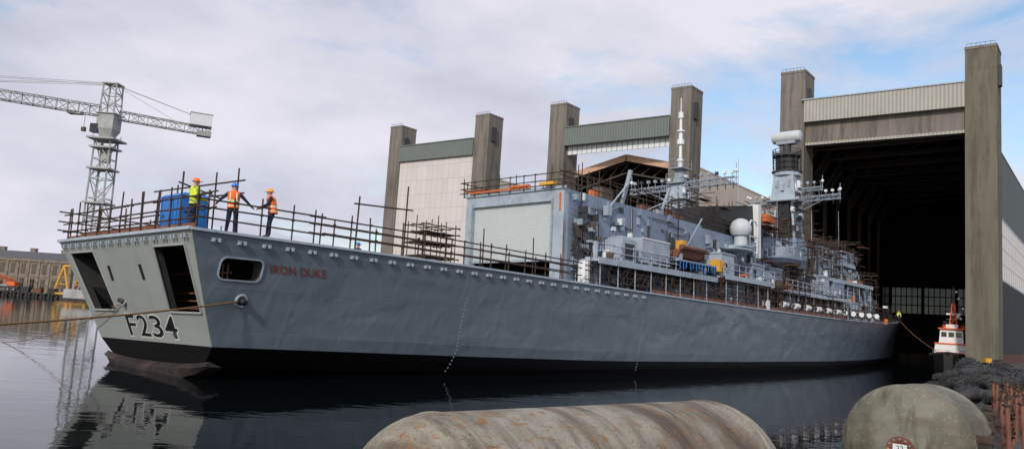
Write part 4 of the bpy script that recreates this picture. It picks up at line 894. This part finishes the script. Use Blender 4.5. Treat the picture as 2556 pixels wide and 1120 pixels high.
# ------------------------------------------------------------ tank fenders
def tank(M,L,r_,key,label,dome=.62,seams=(0,),spin=0.):
    root=empty('tank_fender',M,label,'fender');Rx=Matrix.Rotation(math.pi/2,4,'Y')
    prof=[(.02,-dome*r_)]
    for i in range(1,16):
        a=i/16*math.pi/2;prof.append((r_*math.sin(a),-dome*r_*math.cos(a)))
    prof+=[(r_,0)]
    prof+=[(r_,L*i/10) for i in range(1,11)]
    for i in range(1,16):
        a=i/16*math.pi/2;prof.append((r_*math.cos(a),L+dome*r_*math.sin(a)))
    prof.append((.02,L+dome*r_))
    mb=MB();mb.rev(prof,key,80,Rx);mb.make('shell',root,smooth=True)
    for x in seams:
        mb=MB();mb.rev([(r_+.001,x-.024),(r_+.014,x-.014),(r_+.014,x+.014),(r_+.001,x+.024)],key,80,Rx);mb.make('weld_seam',root,smooth=True)
    mb=MB();mb.rev([(.30,-dome*r_+.1),(.30,-dome*r_-.05),(.19,-dome*r_-.05),(.19,-dome*r_-.02),(.02,-dome*r_-.02)],'plank',24,Rx)
    for i in range(12):
        a=i*math.pi/6;mb.tube((-dome*r_-.05,.245*math.cos(a),.245*math.sin(a)),(-dome*r_-.08,.245*math.cos(a),.245*math.sin(a)),.02,'fit',6)
    mb.make('flange',root);return root
ta=V((.73,.68,0)).normalized();an=math.atan2(ta.y,ta.x)
tank(Matrix.Translation((-.75,10.3,.42))@Matrix.Rotation(an,4,'Z')@Matrix.Rotation(.9,4,'X'),6.2,1.5,'tank','large rust-stained beige steel tank fender floating in the dock',.75,(.0,6.2))
DM=.30
t2=tank(Matrix.Translation((9.3,18.2,.82))@Matrix.Rotation(math.radians(46),4,'Z'),1.75,1.42,'tank2','large grey lichen-covered steel tank fender with end flange',DM,(0.,1.0))
xx=-DM*1.42
mb=MB();mb.box((xx-.045,0,.04),(.02,.30,.18),'white');mb.make('name_plate',t2)
text_mesh('22','plate_number','letterk',.15,.11,lambda x,y:(xx-.06,.075-x,-.01+y),t2)
# foreground jetty clutter ----------------------------------------
JP=[(9,14.5),(13,21),(18,29),(32,55)]
rt=random.Random(11)
def edge(d):
    for a,b in zip(JP[:-1],JP[1:]):
        L=math.dist(a,b)
        if d<=L:return V((a[0]+(b[0]-a[0])*d/L,a[1]+(b[1]-a[1])*d/L,0)),V((b[0]-a[0],b[1]-a[1],0)).normalized()
        d-=L
    return V((*b,0)),V((b[0]-a[0],b[1]-a[1],0)).normalized()
tt=tyre((0,0,-20),Matrix(),'large black rubber tyre fender piled on the jetty edge',.5,.19,'tyres on the jetty edge')
k=0
for row in range(4):
    for i in range(16):
        e,d=edge(14+i*1.45+row*.5);nn=V((-d.y,d.x,0));q=(-d*.7+nn*.7).to_track_quat('Z','Y').to_matrix().to_4x4()
        off=(-1.2,-.2,.7,1.5)[row]+rt.uniform(-.3,.3);z=(1.6,1.5,1.0,.4)[row]+rt.uniform(-.2,.35)
        fl_=rt.random()<.35
        M=Matrix.Translation(e+nn*off+V((0,0,z)))@(Matrix() if fl_ else q)@Matrix.Rotation(rt.uniform(-.5,.5),4,'X')@Matrix.Rotation(rt.uniform(-.5,.5),4,'Y')@Matrix.Scale(rt.uniform(.8,1.4),4)
        if k==0:tt.matrix_world=M
        else:dup(tt,M)
        k+=1
po=None
for i in range(18):
    e,d=edge(.6+i*.8);n_=V((d.y,-d.x,0));M=Matrix.Translation(e+n_*(.2+rt.uniform(-.2,.5))+V((0,0,1.15)))@Matrix.Rotation(rt.uniform(-.1,.1),4,'X')@Matrix.Rotation(rt.uniform(-.08,.08),4,'Y')
    if po is None:
        m=MB();m.tube((0,0,-1.8),(0,0,1.0),.045,'plank',8);m.box((0,0,1.02),(.12,.12,.04),'rust')
        for z in(.5,.9):m.torus((0,0,z),.065,.018,'rust',Matrix.Rotation(math.pi/2,3,'X'),10,5)
        po=m.make('guard_post',None,label='rusty steel guard post standing on the jetty edge',category='post',group='rusty posts along the jetty');po.matrix_world=M
    else:dup(po,M)
def chain(p0,p1,sag,label,kr=1.):
    m=MB();p0,p1=V(p0),V(p1);L=(p1-p0).length*1.1;n=int(L/(.085*kr))
    pts=[p0.lerp(p1,i/n)-V((0,0,sag*4*(i/n)*(1-i/n))) for i in range(n+1)]
    for i in range(n):
        c=(pts[i]+pts[i+1])/2;d=(pts[i+1]-pts[i]);q=d.to_track_quat('X','Z').to_matrix()@Matrix.Rotation(math.pi/2*(i%2),3,'X')@Matrix.Diagonal((1.5,1,1));m.torus(c,.035*kr,.012*kr,'rust',q,8,4)
    m.make('chain',None,label=label,category='chain')
for i in range(13):
    a,_=edge(.6+i*.9);b,_=edge(.6+(i+1)*.9);n_=V((.25,-.15,0))
    for z in(1.7,2.05):chain(a+n_+V((0,0,z)),b+n_+V((0,0,z)),.16,'rusty chain slung between the jetty guard posts',1.3)
for a_,b_,s_ in((8,(10.6,18.4,1.2),.35),(9,(11.3,19.4,.4),.3),(4,(9.9,17.6,.5),.3),(5.5,(10.3,18.0,1.6),.25)):
    e,_=edge(a_);chain(e+V((.1,0,1.5)),b_,s_,'rusty chain holding the grey tank fender',1.8)
for i in range(4):
    e,d=edge(1.5+i*3.3);m=MB()
    m.box((0,0,0),(.26,.26,2.9),'timber');m.box((0,0,1.5),(.3,.3,.14),'rust');m.torus((0,-.2,.9),.16,.05,'rubber',Matrix.Rotation(math.pi/2,3,'X'),12,6)
    o=m.make('timber_pile',None,label='dark timber pile standing against the jetty wall',category='pile',group='timber piles of the jetty');o.matrix_world=Matrix.Translation(e+V((-.1,.12,-.1)))@Matrix.Rotation(math.atan2(d.y,d.x),4,'Z')
person(Matrix.Translation((62.2,94.0,1.15))@Matrix.Rotation(1.,4,'Z'),base(sleeves=1),'hivy','helo','person in yellow high-visibility jacket standing on the quay')
mb=MB();mb.box((0,0,.35),(.9,.7,.4),'yellow');mb.box((0,0,.65),(.6,.5,.3),'yellow')
for x in(-.3,.3):mb.tube((x,-.4,.18),(x,.4,.18),.18,'rubber',10)
mb.make('yellow_winch',None,label='small yellow winch unit standing on the quay edge',category='winch',loc=(58.6,95.5,1.15))
# ------------------------------------------------------------ water
wm=bpy.data.materials.new('dark_harbour_water');wm.use_nodes=True;N=wm.node_tree.nodes;L=wm.node_tree.links;b=N['Principled BSDF']
b.inputs['Base Color'].default_value=(.003,.005,.006,1);b.inputs['Roughness'].default_value=.02;b.inputs['IOR'].default_value=1.30
tc=N.new('ShaderNodeTexCoord');mp=N.new('ShaderNodeMapping');mp.inputs['Scale'].default_value=(.45,1.,1);mp.inputs['Rotation'].default_value=(0,0,.3);L.new(tc.outputs['Object'],mp.inputs[0])
n1=N.new('ShaderNodeTexNoise');n1.inputs['Scale'].default_value=.8;n1.inputs['Detail'].default_value=3;n1.inputs['Distortion'].default_value=.6;L.new(mp.outputs[0],n1.inputs['Vector'])
n2=N.new('ShaderNodeTexNoise');n2.inputs['Scale'].default_value=4.;n2.inputs['Detail'].default_value=2;L.new(mp.outputs[0],n2.inputs['Vector'])
a=N.new('ShaderNodeMath');a.operation='MULTIPLY_ADD';a.inputs[1].default_value=.14;L.new(n2.outputs['Fac'],a.inputs[0]);L.new(n1.outputs['Fac'],a.inputs[2])
bp=N.new('ShaderNodeBump');bp.inputs['Strength'].default_value=.12;bp.inputs['Distance'].default_value=.1;L.new(a.outputs[0],bp.inputs['Height']);L.new(bp.outputs[0],b.inputs['Normal'])
M_['water']=wm
mb=MB();mb.add([(-3000,-300,WZ),(3000,-300,WZ),(3000,3000,WZ),(-3000,3000,WZ)],[(0,1,2,3)],'water');mb.make('water',None,kind='structure')
# ------------------------------------------------------------ world + sun
w=bpy.data.worlds.new('World');scene.world=w;w.use_nodes=True;N=w.node_tree.nodes;L=w.node_tree.links;bg=N['Background']
az=math.radians(202);el=math.radians(32)
sky=N.new('ShaderNodeTexSky');sky.sky_type='NISHITA';sky.sun_disc=False;sky.sun_elevation=el;sky.sun_rotation=az
sc=N.new('ShaderNodeMixRGB');sc.blend_type='MULTIPLY';sc.inputs[0].default_value=1;sc.inputs[2].default_value=(.17,.175,.17,1);L.new(sky.outputs[0],sc.inputs[1])
tc=N.new('ShaderNodeTexCoord');mp=N.new('ShaderNodeMapping');mp.inputs['Scale'].default_value=(1,1,2.4);mp.inputs['Location'].default_value=(.3,.0,.15);L.new(tc.outputs['Generated'],mp.inputs[0])
n1=N.new('ShaderNodeTexNoise');n1.inputs['Scale'].default_value=2.3;n1.inputs['Detail'].default_value=10;n1.inputs['Roughness'].default_value=.58;n1.inputs['Distortion'].default_value=.3;L.new(mp.outputs[0],n1.inputs['Vector'])
r1=N.new('ShaderNodeValToRGB');r1.color_ramp.elements[0].position=.36;r1.color_ramp.elements[1].position=.50;L.new(n1.outputs['Fac'],r1.inputs[0])
n2=N.new('ShaderNodeTexNoise');n2.inputs['Scale'].default_value=2.6;n2.inputs['Detail'].default_value=8;n2.inputs['Roughness'].default_value=.52;L.new(mp.outputs[0],n2.inputs['Vector'])
r2=N.new('ShaderNodeValToRGB');r2.color_ramp.elements[0].position=.32;r2.color_ramp.elements[1].position=.62;r2.color_ramp.elements[0].color=(.48,.50,.62,1);r2.color_ramp.elements[1].color=(.80,.79,.88,1);L.new(n2.outputs['Fac'],r2.inputs[0])
mx=N.new('ShaderNodeMixRGB');L.new(r1.outputs[0],mx.inputs[0]);L.new(sc.outputs[0],mx.inputs[1]);L.new(r2.outputs[0],mx.inputs[2]);L.new(mx.outputs[0],bg.inputs[0]);bg.inputs[1].default_value=1.
sl=bpy.data.lights.new('sun','SUN');sl.energy=2.3;sl.angle=math.radians(3);sl.color=(1,.94,.86);so=bpy.data.objects.new('sun',sl);COL.objects.link(so)
sd=V((math.sin(az)*math.cos(el),math.cos(az)*math.cos(el),math.sin(el)));so.rotation_euler=sd.to_track_quat('Z','Y').to_euler()
scene.view_settings.view_transform='Standard';scene.view_settings.look='None';scene.view_settings.exposure=0
